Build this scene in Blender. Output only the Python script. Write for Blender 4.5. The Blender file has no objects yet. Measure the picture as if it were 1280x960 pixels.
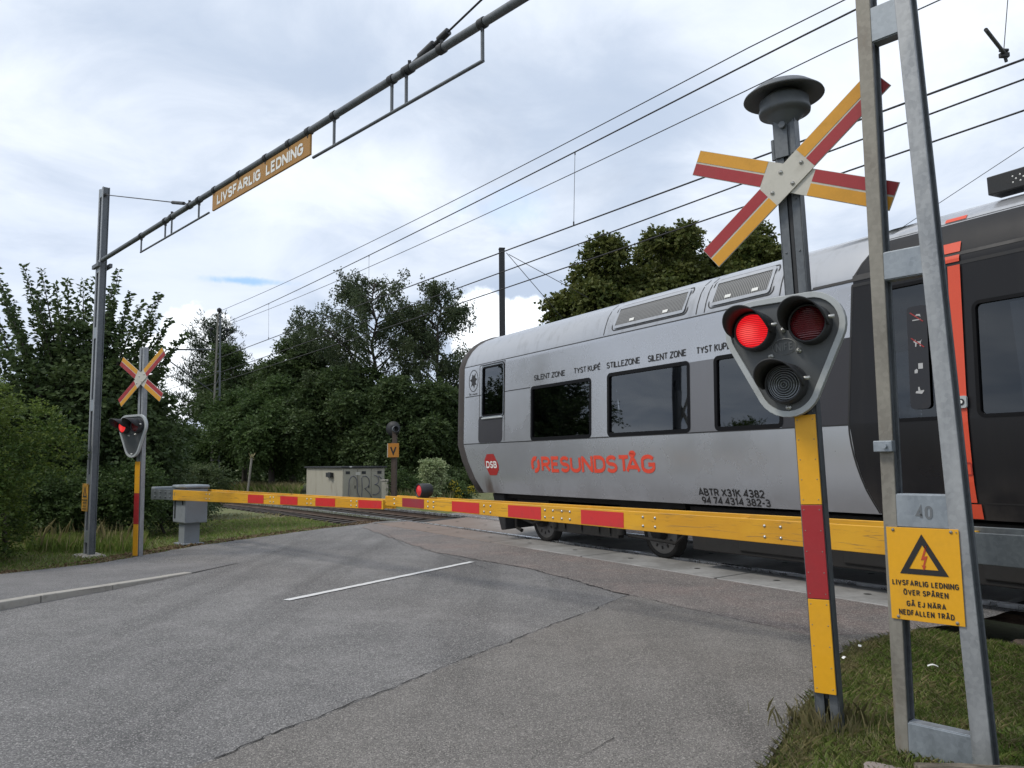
import bpy, math, random
import numpy as np
from mathutils import Matrix, Vector

SC = bpy.context.scene
COL = SC.collection
R = math.radians
random.seed(7)

# ------------------------------------------------------------------ camera, sky, sun, exposure
H = 1.53
PITCH = math.atan(.098)
ROLL = .0086
FW = Vector((0, math.cos(PITCH), math.sin(PITCH)))
R0 = Vector((1, 0, 0)); U0 = Vector((0, -math.sin(PITCH), math.cos(PITCH)))
CR = math.cos(ROLL) * R0 - math.sin(ROLL) * U0
CU = math.sin(ROLL) * R0 + math.cos(ROLL) * U0
CAM = Vector((0, 0, H))
cd = bpy.data.cameras.new('camera'); cam = bpy.data.objects.new('camera', cd); COL.objects.link(cam)
cd.sensor_width = 36; cd.lens = 36 * 1000 / 1280; cd.clip_end = 3000; cd.clip_start = .05
cam.matrix_world = Matrix(((CR.x, CU.x, -FW.x, 0), (CR.y, CU.y, -FW.y, 0), (CR.z, CU.z, -FW.z, H), (0, 0, 0, 1)))
SC.camera = cam
SC.view_settings.view_transform = 'Standard'; SC.view_settings.look = 'None'
SC.view_settings.exposure = 0.14; SC.view_settings.gamma = 1; SC.view_settings.use_curve_mapping = False
SC.cycles.max_bounces = 7; SC.cycles.transparent_max_bounces = 12

def ray(x, y): return FW + CR * ((x - 640) / 1000) + CU * ((480 - y) / 1000)
def gr(x, y, z=0.0):
    d = ray(x, y); return CAM + d * ((z - H) / d.z)
def dep(x, y, Y):
    d = ray(x, y); return CAM + d * (Y / d.y)

SUN_EL, SUN_AZ = R(52), R(-105)          # azimuth measured from +Y towards +X
world = bpy.data.worlds.new('World'); SC.world = world; world.use_nodes = True
def build_world():
    nt = world.node_tree; nt.nodes.clear(); N = nt.nodes; L = nt.links
    def nd(t, **k):
        n = N.new(t)
        for a, b in k.items(): setattr(n, a, b)
        return n
    def mth(op, a, b=None, c=None, clamp=False):
        n = nd('ShaderNodeMath', operation=op, use_clamp=clamp)
        for i, v in enumerate((a, b, c)):
            if v is None: continue
            if hasattr(v, 'is_output'): L.new(v, n.inputs[i])
            else: n.inputs[i].default_value = v
        return n.outputs[0]
    def mixc(f, a, b):
        n = nd('ShaderNodeMix', data_type='RGBA')
        for s, v in ((n.inputs[0], f), (n.inputs[6], a), (n.inputs[7], b)):
            if hasattr(v, 'is_output'): L.new(v, s)
            else: s.default_value = v
        return n.outputs[2]
    sky = nd('ShaderNodeTexSky', sky_type='NISHITA', sun_disc=False, sun_elevation=SUN_EL, sun_rotation=SUN_AZ)
    tc = nd('ShaderNodeTexCoord'); D = tc.outputs['Generated']
    sp = nd('ShaderNodeSeparateXYZ'); L.new(D, sp.inputs[0])
    zz = mth('ADD', mth('MAXIMUM', sp.outputs[2], 0.0), .16)
    cb = nd('ShaderNodeCombineXYZ')
    L.new(mth('DIVIDE', sp.outputs[0], zz), cb.inputs[0]); L.new(mth('DIVIDE', sp.outputs[1], zz), cb.inputs[1])
    def noise(scale, detail, rough, off, dist=0.0):
        mp = nd('ShaderNodeMapping'); L.new(cb.outputs[0], mp.inputs[0]); mp.inputs['Location'].default_value = off
        n = nd('ShaderNodeTexNoise'); L.new(mp.outputs[0], n.inputs['Vector'])
        n.inputs['Scale'].default_value = scale; n.inputs['Detail'].default_value = detail
        n.inputs['Roughness'].default_value = rough; n.inputs['Distortion'].default_value = dist
        return n.outputs[0]
    def sstep(v, a, b):
        n = nd('ShaderNodeMapRange', interpolation_type='SMOOTHSTEP'); L.new(v, n.inputs[0])
        n.inputs[1].default_value = a; n.inputs[2].default_value = b
        return n.outputs[0]
    big = noise(.75, 3, .5, (3.1, 1.7, 0), .3)
    fine = noise(2.2, 8, .58, (0.4, 5.2, 0), .6)
    mixv = mth('ADD', mth('MULTIPLY', big, .62), mth('MULTIPLY', fine, .38))
    c = mixc(sstep(mixv, .36, .64), (4.0, 4.7, 5.85, 1), (7.2, 7.65, 8.35, 1))
    # thin dark undersides
    c = mixc(mth('MULTIPLY', sstep(noise(1.3, 6, .6, (7.3, 2.2, 0), .4), .54, .72), .42), c, (3.6, 4.15, 5.1, 1))
    # blue gaps
    def spot(px, py, sx, sy, wob, a, b, seed):
        d = ray(px, py).normalized()
        az = math.atan2(d.x, d.y); el = math.asin(d.z)
        azn = mth('ARCTAN2', sp.outputs[0], sp.outputs[1]); eln = mth('ARCSINE', sp.outputs[2])
        n = nd('ShaderNodeTexNoise'); L.new(D, n.inputs['Vector']); n.inputs['Scale'].default_value = seed; n.inputs['Detail'].default_value = 6
        n.inputs['Roughness'].default_value = .6
        w = mth('MULTIPLY', mth('SUBTRACT', n.outputs[0], .5), wob)
        dx = mth('DIVIDE', mth('SUBTRACT', azn, az), sx); dy = mth('DIVIDE', mth('SUBTRACT', eln, el), sy)
        r = mth('SQRT', mth('ADD', mth('MULTIPLY', dx, dx), mth('MULTIPLY', dy, dy)))
        return mth('SUBTRACT', 1.0, sstep(mth('ADD', r, w), a, b))
    skyc = mixc(.35, sky.outputs[0], (2.6, 4.2, 7.6, 1))
    c = mixc(mth('MULTIPLY', sstep(noise(1.6, 5, .6, (1.3, 9.1, 0), .8), .66, .78), .55), c, skyc)
    c = mixc(mth('MULTIPLY', spot(303, 351, .043, .0046, 2.6, .3, 1.5, 30), .95), c, (2.3, 4.6, 8.6, 1))
    c = mixc(mth('MULTIPLY', spot(640, 262, .05, .022, 3.5, .2, 1.6, 22), .35), c, (3.6, 5.4, 8.4, 1))
    # slate-grey band low in the left, then the bright cumulus heads on the horizon
    c = mixc(mth('MULTIPLY', spot(150, 330, .30, .10, 1.6, .3, 1.5, 7), .38), c, (4.1, 4.9, 6.3, 1))
    for px, py, s in ((238, 425, .042), (268, 408, .022), (205, 470, .06), (605, 408, .05), (660, 392, .03)):
        c = mixc(mth('MULTIPLY', spot(px, py, s, s * .95, 1.5, .75, 1.05, 24), .9), c, (9.6, 10.0, 10.4, 1))
    # below the horizon the far ground
    c = mixc(sstep(sp.outputs[2], 0.0, -.02), c, (1.0, 1.1, 1.0, 1))
    bg = nd('ShaderNodeBackground'); L.new(c, bg.inputs[0]); bg.inputs[1].default_value = .13
    out = nd('ShaderNodeOutputWorld'); L.new(bg.outputs[0], out.inputs[0])
build_world()
sl = bpy.data.lights.new('sun', 'SUN'); sl.energy = 1.8; sl.angle = R(14); sl.color = (1, .94, .84)
so = bpy.data.objects.new('sun', sl); COL.objects.link(so)
sd = Vector((math.sin(SUN_AZ) * math.cos(SUN_EL), math.cos(SUN_AZ) * math.cos(SUN_EL), math.sin(SUN_EL)))
so.rotation_euler = sd.to_track_quat('Z', 'Y').to_euler()

# ------------------------------------------------------------------ materials
class NT:
    def __init__(s, name):
        s.m = bpy.data.materials.new(name); s.m.use_nodes = True
        s.t = s.m.node_tree; s.N = s.t.nodes; s.L = s.t.links
        s.p = s.N['Principled BSDF']; s.out = s.N['Material Output']
    def nd(s, t, **k):
        n = s.N.new(t)
        for a, b in k.items(): setattr(n, a, b)
        return n
    def put(s, sock, v):
        if hasattr(v, 'is_output'): s.L.new(v, sock)
        else:
            if isinstance(v, tuple) and len(v) == 3 and sock.type == 'RGBA': v = v + (1,)
            sock.default_value = v
    def coord(s, kind='Object', scale=(1, 1, 1), rot=(0, 0, 0)):
        tc = s.nd('ShaderNodeTexCoord'); mp = s.nd('ShaderNodeMapping')
        s.L.new(tc.outputs[kind], mp.inputs[0]); mp.inputs['Scale'].default_value = scale; mp.inputs['Rotation'].default_value = rot
        return mp.outputs[0]
    def noise(s, co, scale, detail=4, rough=.55, dist=0):
        n = s.nd('ShaderNodeTexNoise'); s.L.new(co, n.inputs['Vector'])
        n.inputs['Scale'].default_value = scale; n.inputs['Detail'].default_value = detail
        n.inputs['Roughness'].default_value = rough; n.inputs['Distortion'].default_value = dist
        return n.outputs[0]
    def voro(s, co, scale, feature='F1', out='Distance'):
        n = s.nd('ShaderNodeTexVoronoi', feature=feature); s.L.new(co, n.inputs['Vector']); n.inputs['Scale'].default_value = scale
        return n.outputs[out]
    def ss(s, v, a, b, c=0.0, d=1.0):
        n = s.nd('ShaderNodeMapRange', interpolation_type='SMOOTHSTEP'); s.L.new(v, n.inputs[0])
        for i, q in enumerate((a, b, c, d)): n.inputs[i + 1].default_value = q
        return n.outputs[0]
    def mix(s, f, a, b, mode='MIX'):
        n = s.nd('ShaderNodeMix', data_type='RGBA', blend_type=mode)
        s.put(n.inputs[0], f); s.put(n.inputs[6], a); s.put(n.inputs[7], b); return n.outputs[2]
    def mul(s, a, b, op='MULTIPLY'):
        n = s.nd('ShaderNodeMath', operation=op); s.put(n.inputs[0], a); s.put(n.inputs[1], b); return n.outputs[0]
    def bump(s, h, strength, dist):
        n = s.nd('ShaderNodeBump'); s.L.new(h, n.inputs['Height']); n.inputs['Strength'].default_value = strength; n.inputs['Distance'].default_value = dist
        s.L.new(n.outputs[0], s.p.inputs['Normal'])
    def set(s, col, rough=.6, metal=0.0, spec=None):
        s.put(s.p.inputs['Base Color'], col); s.put(s.p.inputs['Roughness'], rough); s.put(s.p.inputs['Metallic'], metal)
        if spec is not None: s.put(s.p.inputs['Specular IOR Level'], spec)
        return s.m

def paint(name, col, rough=.5, metal=0.0, dirt=(.08, .07, .055), amount=.35, scale=6, streak=1.0, spec=None, bump=0.0):
    t = NT(name); co = t.coord(scale=(1, 1, streak))
    n = t.noise(co, scale, 6, .62); f = t.ss(n, .5, .78, 0, amount)
    c = t.mix(f, col, dirt)
    n2 = t.noise(t.coord(), scale * 9, 3, .6)
    c = t.mix(t.ss(n2, .3, .8, 0, .18), c, tuple(min(1, q * 1.25 + .01) for q in col))
    r = t.ss(n, .3, .75, rough - .06, min(1, rough + .15))
    if bump: t.bump(n2, bump, .01)
    return t.set(c, r, metal, spec)

def galv(name, c1, c2, scale=5, rough=.5, metal=.45, rust=0.0):
    t = NT(name); co = t.coord()
    n = t.noise(t.coord(scale=(1, 1, .35)), scale, 7, .65, .4); v = t.voro(co, scale * 9, out='Color')
    bw = t.nd('ShaderNodeRGBToBW'); t.L.new(v, bw.inputs[0])
    c = t.mix(t.ss(n, .3, .7), c1, c2)
    c = t.mix(t.ss(bw.outputs[0], .2, .9, 0, .22), c, tuple(q * 1.35 for q in c2))
    if rust: c = t.mix(t.ss(t.noise(t.coord(scale=(1, 1, .2)), scale * 2.2, 6, .7), .55, .75, 0, rust), c, (.16, .095, .05))
    return t.set(c, t.ss(n, .3, .8, rough - .1, rough + .18), metal)

M = {}
M['galv'] = galv('galvanized_steel', (.22, .23, .24), (.36, .37, .38))
M['galv_dark'] = galv('dark_galvanized_steel', (.085, .095, .105), (.15, .16, .17), rough=.55)
M['galv_brown'] = galv('stained_galvanized_steel', (.17, .155, .13), (.27, .255, .22), rough=.6, metal=.3, rust=.55)
M['steel_grey'] = galv('weathered_steel', (.10, .112, .118), (.155, .17, .175), rough=.5)
M['galv_blue'] = galv('bluish_steel', (.20, .225, .25), (.30, .33, .36), rough=.5)
M['black'] = paint('black_painted_metal', (.018, .019, .021), .55, dirt=(.05, .05, .05))
M['wire'] = paint('oxidised_copper_wire', (.02, .02, .022), .6)
M['yellow_sign'] = paint('yellow_sign_enamel', (.72, .355, .008), .42, dirt=(.30, .17, .03), amount=.30, scale=4)
M['amber'] = paint('amber_reflective_sheet', (.62, .29, .014), .45, dirt=(.28, .15, .02), amount=.3)
M['sign_red'] = paint('red_reflective_sheet', (.33, .018, .022), .42, dirt=(.16, .02, .02), amount=.3)
M['barrier_yellow'] = None
M['bright_red'] = paint('bright_red_reflector', (.58, .03, .03), .35, dirt=(.3, .03, .03), amount=.4, scale=12)
M['dull_red'] = paint('faded_red_reflector', (.30, .03, .04), .45)
M['white'] = paint('white_enamel', (.72, .72, .69), .5, dirt=(.35, .34, .30), amount=.35)
M['ivory'] = paint('weathered_ivory_plate', (.50, .48, .42), .55, dirt=(.24, .22, .18), amount=.5)
M['unit'] = paint('dark_grey_lamp_unit', (.075, .08, .082), .5, dirt=(.16, .16, .15), amount=.35, scale=5, streak=.25)
M['unit_rim'] = paint('light_grey_rim', (.40, .42, .42), .45, dirt=(.2, .2, .19), amount=.4)
M['hood'] = paint('black_hood', (.03, .031, .034), .6, dirt=(.07, .07, .065))
M['bolt'] = paint('zinc_bolt', (.5, .5, .48), .35, .7)
M['bell'] = paint('grey_bell_paint', (.10, .11, .12), .5, dirt=(.2, .2, .19), amount=.5, scale=7, streak=.4)
M['cabinet_grey'] = paint('cabinet_grey', (.22, .24, .26), .5, dirt=(.12, .12, .11), amount=.4)
M['concrete'] = paint('old_concrete', (.34, .32, .285), .9, dirt=(.14, .13, .11), amount=.6, scale=7, bump=.4)
M['ink'] = paint('black_lettering', (.015, .014, .014), .5, amount=.2)

def barrier_paint():
    t = NT('worn_yellow_plank'); co = t.coord()
    n = t.noise(t.coord(scale=(.35, 8, 8)), 5, 7, .68, .6); n2 = t.noise(co, 1.4, 5, .6)
    c = t.mix(t.ss(n2, .35, .7), (.72, .37, .016), (.60, .285, .012))
    c = t.mix(t.ss(n, .56, .64, 0, .75), c, (.28, .16, .045)); c = t.mix(t.ss(t.noise(t.coord(scale=(.5, 1, 3)), 2.2, 6, .65), .5, .75, 0, .55), c, (.40, .24, .05))
    c = t.mix(t.ss(t.noise(t.coord(scale=(.6, 3, 14)), 3.2, 7, .7, 1.0), .635, .655, 0, .92), c, (.045, .03, .018))
    t.bump(n, .25, .004)
    return t.set(c, t.ss(n, .3, .7, .42, .62))
M['barrier_yellow'] = barrier_paint()

def lamp_mat(name, col, emit, strength):
    t = NT(name); co = t.coord()
    w = t.nd('ShaderNodeTexWave', wave_type='BANDS', bands_direction='Z'); t.L.new(co, w.inputs[0]); w.inputs['Scale'].default_value = 26
    w.inputs['Distortion'].default_value = .8; w.inputs['Detail'].default_value = 1
    t.set(col, .18, 0, .6); t.bump(w.outputs[0], .5, .01)
    if strength:
        hot = t.nd('ShaderNodeVectorMath', operation='DISTANCE'); t.L.new(co, hot.inputs[0]); hot.inputs[1].default_value = emit[1]
        f = t.ss(hot.outputs['Value'], .01, .085, 1.0, .0)
        e = t.mix(f, emit[0], (1.0, .10, .09)); e = t.mix(t.ss(w.outputs[0], .35, .75, 0, .75), e, tuple(q * .25 for q in emit[0]))
        t.put(t.p.inputs['Emission Color'], e); t.p.inputs['Emission Strength'].default_value = strength
    return t.m
M['lens_lit'] = lamp_mat('lit_red_lens', (.35, .006, .01), ((.80, .012, .018), (-.235, -.23, 2.315)), 1.0)
M['lens_lit_small'] = lamp_mat('lit_red_lens_far', (.5, .01, .015), ((.92, .03, .03), (-.23, -.25, 2.3)), .9)
M['lens_red'] = lamp_mat('unlit_red_lens', (.13, .010, .014), None, 0)
def clear_lens():
    t = NT('unlit_clear_lens'); co = t.coord()
    v = t.nd('ShaderNodeVectorMath', operation='DISTANCE'); t.L.new(co, v.inputs[0]); v.inputs[1].default_value = (-.035, -.24, 1.975)
    w = t.nd('ShaderNodeMath', operation='SINE'); t.L.new(t.mul(v.outputs['Value'], 430.0), w.inputs[0])
    c = t.mix(t.ss(w.outputs[0], -.4, .8), (.03, .035, .04), (.22, .24, .26))
    t.bump(w.outputs[0], .6, .01)
    return t.set(c, .12, .2, .8)
M['lens_clear'] = clear_lens()

def asphalt(name, base, stone, dark, tint=None, pale=None, streak_rot=None, coarse=1.0):
    t = NT(name); co = t.coord('Object')
    v = t.voro(co, 125 * coarse, out='Color'); bw = t.nd('ShaderNodeRGBToBW'); t.L.new(v, bw.inputs[0])
    vd = t.voro(co, 125 * coarse)
    n1 = t.noise(co, .55, 5, .6, .3); n2 = t.noise(co, 3.1, 6, .65); n3 = t.noise(co, 320 * coarse, 2, .6)
    c = t.mix(t.ss(n1, .32, .68), base, dark)
    if pale: c = t.mix(t.ss(t.noise(co, .21, 4, .55, .5), .5, .72, 0, .75), c, pale)
    if tint: c = t.mix(t.ss(t.noise(co, .9, 5, .6), .42, .7, 0, .8), c, tint)
    if streak_rot is not None:
        st = t.noise(t.coord('Object', (.9, .055, 1), (0, 0, streak_rot)), 1.0, 5, .55)
        c = t.mix(t.ss(st, .46, .66, 0, .75), c, tuple(q * .52 for q in dark))
        st2 = t.noise(t.coord('Object', (2.2, .16, 1), (0, 0, streak_rot)), 1.0, 6, .6)
        c = t.mix(t.ss(st2, .55, .72, 0, .35), c, tuple(min(1, q * 1.35) for q in base))
    c = t.mix(t.ss(n2, .35, .72, 0, .4), c, tuple(q * .62 for q in dark))
    c = t.mix(t.ss(bw.outputs[0], .55, .92, 0, .62), c, stone)
    c = t.mix(t.ss(bw.outputs[0], .32, .08, 0, .72), c, tuple(q * .28 for q in dark))
    c = t.mix(t.ss(n3, .55, .75, 0, .35), c, tuple(q * .45 for q in dark))
    t.bump(t.mul(t.mul(vd, -1.0), n3, 'ADD'), .8, .008)
    return t.set(c, .88, 0, .35)
RROT = R(30)
M['road'] = asphalt('road_asphalt', (.228, .221, .215), (.52, .50, .48), (.155, .151, .149), streak_rot=RROT)
M['footpath'] = asphalt('footpath_asphalt', (.222, .208, .193), (.48, .45, .41), (.168, .157, .146), pale=(.245, .23, .212), streak_rot=RROT, coarse=1.1)
M['strip'] = asphalt('reddish_asphalt', (.215, .188, .174), (.50, .46, .43), (.142, .127, .120), tint=(.24, .182, .162), coarse=.8)
M['pavement'] = asphalt('pavement_asphalt', (.23, .222, .22), (.42, .41, .40), (.17, .165, .165), coarse=1.2)
M['crack'] = paint('dark_crack', (.016, .015, .014), .95)  # near-black for road cracks, panel joints and lifting sockets
def road_paint():
    t = NT('worn_road_paint'); co = t.coord()
    c = t.mix(t.ss(t.noise(co, 60, 4, .7), .56, .7, 0, .75), (.62, .62, .61), (.2, .2, .2))
    return t.set(c, .7)
M['road_paint'] = road_paint()
def panel_mat():
    t = NT('crossing_concrete'); co = t.coord()
    n = t.noise(co, 1.1, 6, .62); n2 = t.noise(co, 14, 5, .6)
    c = t.mix(t.ss(n, .38, .66), (.21, .205, .195), (.33, .325, .315))
    rust = t.ss(t.noise(co, .35, 4, .55), .45, .6, 0, .8)
    sx = t.nd('ShaderNodeSeparateXYZ'); t.L.new(co, sx.inputs[0])
    far = t.ss(sx.outputs[0], .9, -1.4)
    c = t.mix(t.mul(far, .85), c, (.185, .128, .095))
    c = t.mix(t.ss(n2, .5, .75, 0, .4), c, (.10, .095, .09))
    t.bump(n2, .25, .01)
    return t.set(c, .75)
M['panel'] = panel_mat()
def ground_mat():
    t = NT('grassy_soil'); co = t.coord()
    n = t.noise(co, .8, 6, .6); n2 = t.noise(co, 9, 6, .65)
    c = t.mix(t.ss(n, .35, .65), (.10, .125, .036), (.14, .14, .06))
    c = t.mix(t.ss(n2, .5, .72, 0, .7), c, (.11, .085, .052))
    t.bump(n2, .8, .05)
    return t.set(c, .95)
M['ground'] = ground_mat()
def ballast_mat():
    t = NT('rusty_ballast'); co = t.coord()
    v = t.voro(co, 13, out='Color'); bw = t.nd('ShaderNodeRGBToBW'); t.L.new(v, bw.inputs[0]); d = t.voro(co, 13)
    c = t.mix(bw.outputs[0], (.05, .04, .033), (.15, .115, .09)); t.bump(t.mul(d, -1.0), 1.0, .05)
    return t.set(c, .95)
M['ballast'] = ballast_mat()
M['rail'] = galv('rusty_rail', (.07, .05, .04), (.12, .085, .065), rough=.6, metal=.3)
M['rail_head'] = galv('polished_rail_head', (.5, .51, .53), (.62, .63, .65), rough=.3, metal=.9)
M['sleeper'] = paint('dark_sleeper', (.055, .046, .04), .9, dirt=(.10, .085, .07), amount=.6)

def leaf_mat(name, a, b, c, trans=.35, rough=.55):
    t = NT(name); g = t.nd('ShaderNodeNewGeometry'); ri = g.outputs['Random Per Island']
    n = t.noise(t.coord('Object'), .9, 3, .5)
    col = t.mix(t.ss(ri, .0, .6), a, b); col = t.mix(t.ss(ri, .72, 1.0), col, c)
    col = t.mix(t.ss(n, .40, .64, 0, .7), col, t.mix(.5, c, b))
    t.set(col, rough, 0, .25)
    tr = t.nd('ShaderNodeBsdfTranslucent'); t.L.new(col, tr.inputs[0])
    ms = t.nd('ShaderNodeMixShader'); ms.inputs[0].default_value = trans
    t.L.new(t.p.outputs[0], ms.inputs[1]); t.L.new(tr.outputs[0], ms.inputs[2]); t.L.new(ms.outputs[0], t.out.inputs[0])
    return t.m
M['bark'] = paint('bark', (.06, .05, .042), .95, dirt=(.03, .028, .024), amount=.8, scale=9, streak=.2, bump=.8)
M['birch_bark'] = paint('pale_birch_bark', (.30, .29, .27), .85, dirt=(.04, .038, .035), amount=.9, scale=6)
M['leaf_dark'] = leaf_mat('dark_green_leaves', (.036, .060, .022), (.060, .094, .032), (.094, .132, .045))
M['leaf_mid'] = leaf_mat('mid_green_leaves', (.040, .072, .023), (.066, .108, .033), (.10, .148, .047))
M['leaf_hedge'] = leaf_mat('hedge_leaves', (.045, .085, .020), (.085, .14, .030), (.20, .25, .05))
M['leaf_brownish'] = leaf_mat('olive_maple_leaves', (.052, .076, .018), (.092, .115, .030), (.155, .155, .045))
M['leaf_birch'] = leaf_mat('birch_leaves', (.040, .062, .030), (.066, .092, .042), (.105, .130, .062))
M['leaf_pale'] = leaf_mat('variegated_pale_leaves', (.18, .24, .10), (.33, .39, .20), (.46, .50, .30))
M['leaf_pine'] = leaf_mat('pine_needles', (.022, .038, .018), (.034, .054, .026), (.055, .075, .036), .15)
M['leaf_shrub'] = leaf_mat('grey_green_shrub_leaves', (.06, .090, .036), (.092, .128, .052), (.135, .165, .078))
M['goldenrod'] = leaf_mat('yellow_flower_heads', (.35, .27, .02), (.48, .38, .03), (.30, .28, .04))
M['grass'] = leaf_mat('grass_blades', (.15, .235, .050), (.21, .30, .070), (.33, .33, .14), .45)
M['grass_dry'] = leaf_mat('dry_grass_stalks', (.24, .24, .10), (.36, .33, .17), (.48, .42, .25), .4)

# ------------------------------------------------------------------ mesh helpers
class MB:
    def __init__(s): s.v = []; s.f = []; s.m = []; s.s = []
    def add(s, vs, fs, mi=0, smooth=False):
        b = len(s.v); s.v += [tuple(q) for q in vs]
        for f in fs: s.f.append([i + b for i in f]); s.m.append(mi); s.s.append(smooth)
        return s
    def box(s, c, d, mi=0, rot=None):
        hx, hy, hz = d[0] / 2, d[1] / 2, d[2] / 2
        vs = [Vector((x, y, z)) for x in (-hx, hx) for y in (-hy, hy) for z in (-hz, hz)]
        if rot is not None: vs = [rot @ q for q in vs]
        vs = [q + Vector(c) for q in vs]
        return s.add(vs, [(0, 1, 3, 2), (4, 6, 7, 5), (0, 4, 5, 1), (2, 3, 7, 6), (0, 2, 6, 4), (1, 5, 7, 3)], mi)
    def bar(s, a, b, w, h, mi=0, up=Vector((0, 0, 1))):
        a, b = Vector(a), Vector(b); d = b - a; L = d.length; d.normalize()
        x = d.cross(up)
        if x.length < 1e-4: x = d.cross(Vector((1, 0, 0)))
        x.normalize(); z = x.cross(d)
        rot = Matrix((x, d, z)).transposed()
        return s.box((a + b) / 2, (w, L, h), mi, rot)
    def tube(s, pts, r, n=8, mi=0, caps=True, smooth=True):
        pts = [Vector(p) for p in pts]; k = len(pts)
        rs = r if isinstance(r, (list, tuple)) else [r] * k
        vs = []; prev = None
        for i, p in enumerate(pts):
            d = (pts[min(i + 1, k - 1)] - pts[max(i - 1, 0)]).normalized()
            if prev is None:
                x = d.cross(Vector((0, 0, 1)))
                if x.length < 1e-3: x = d.cross(Vector((1, 0, 0)))
            else: x = prev - d * prev.dot(d)
            x.normalize(); prev = x; y = d.cross(x)
            vs += [p + (x * math.cos(2 * math.pi * j / n) + y * math.sin(2 * math.pi * j / n)) * rs[i] for j in range(n)]
        fs = [(i * n + j, i * n + (j + 1) % n, (i + 1) * n + (j + 1) % n, (i + 1) * n + j) for i in range(k - 1) for j in range(n)]
        s.add(vs, fs, mi, smooth)
        if caps: s.add(vs[:n], [tuple(range(n))[::-1]], mi); s.add(vs[-n:], [tuple(range(n))], mi)
        return s
    def lathe(s, prof, n, o, ax, mi=0, smooth=True):
        o, ax = Vector(o), Vector(ax).normalized()
        x = ax.cross(Vector((0, 0, 1)))
        if x.length < 1e-3: x = Vector((1, 0, 0))
        x.normalize(); y = ax.cross(x); k = len(prof)
        vs = [o + ax * h + (x * math.cos(2 * math.pi * j / n) + y * math.sin(2 * math.pi * j / n)) * r for r, h in prof for j in range(n)]
        fs = [(i * n + j, i * n + (j + 1) % n, (i + 1) * n + (j + 1) % n, (i + 1) * n + j) for i in range(k - 1) for j in range(n)]
        s.add(vs, fs, mi, smooth)
        if prof[0][0] > 1e-4: s.add(vs[:n], [tuple(range(n))[::-1]], mi)
        if prof[-1][0] > 1e-4: s.add(vs[-n:], [tuple(range(n))], mi)
        return s
    def prism(s, poly, y0, y1, mi=0, fn=None):
        k = len(poly); fn = fn or (lambda x, y, z: (x, y, z))
        vs = [fn(x, y0, z) for x, z in poly] + [fn(x, y1, z) for x, z in poly]
        fs = [tuple(range(k)), tuple(range(k, 2 * k))[::-1]] + [(i, i + k, (i + 1) % k + k, (i + 1) % k) for i in range(k)]
        return s.add(vs, fs, mi)
    def build(s, name, mats, parent=None, bevel=0.0, fix=True):
        me = bpy.data.meshes.new(name); me.from_pydata(s.v, [], s.f)
        for q in (mats if isinstance(mats, (list, tuple)) else [mats]): me.materials.append(q)
        me.polygons.foreach_set('material_index', s.m); me.polygons.foreach_set('use_smooth', s.s)
        me.update()
        if fix:
            import bmesh
            bm = bmesh.new(); bm.from_mesh(me); bmesh.ops.recalc_face_normals(bm, faces=bm.faces); bm.to_mesh(me); bm.free()
        o = bpy.data.objects.new(name, me); COL.objects.link(o)
        if parent is not None: o.parent = parent
        if bevel:
            b = o.modifiers.new('bevel', 'BEVEL'); b.width = bevel; b.segments = 2; b.limit_method = 'ANGLE'; b.angle_limit = R(40)
        return o

def tag(o, label, cat, group=None, kind=None):
    o['label'] = label; o['category'] = cat
    if group: o['group'] = group
    if kind: o['kind'] = kind
    return o
def struct(o): o['kind'] = 'structure'; return o
def empty(name, loc=(0, 0, 0), rz=0.0, lean=0.0, mat=None):
    o = bpy.data.objects.new(name, None); COL.objects.link(o); o.empty_display_size = .2
    if mat is not None: o.matrix_world = mat
    else: o.matrix_world = Matrix.Translation(loc) @ Matrix.Rotation(rz, 4, 'Z') @ Matrix.Rotation(lean, 4, 'Y')
    return o

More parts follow.
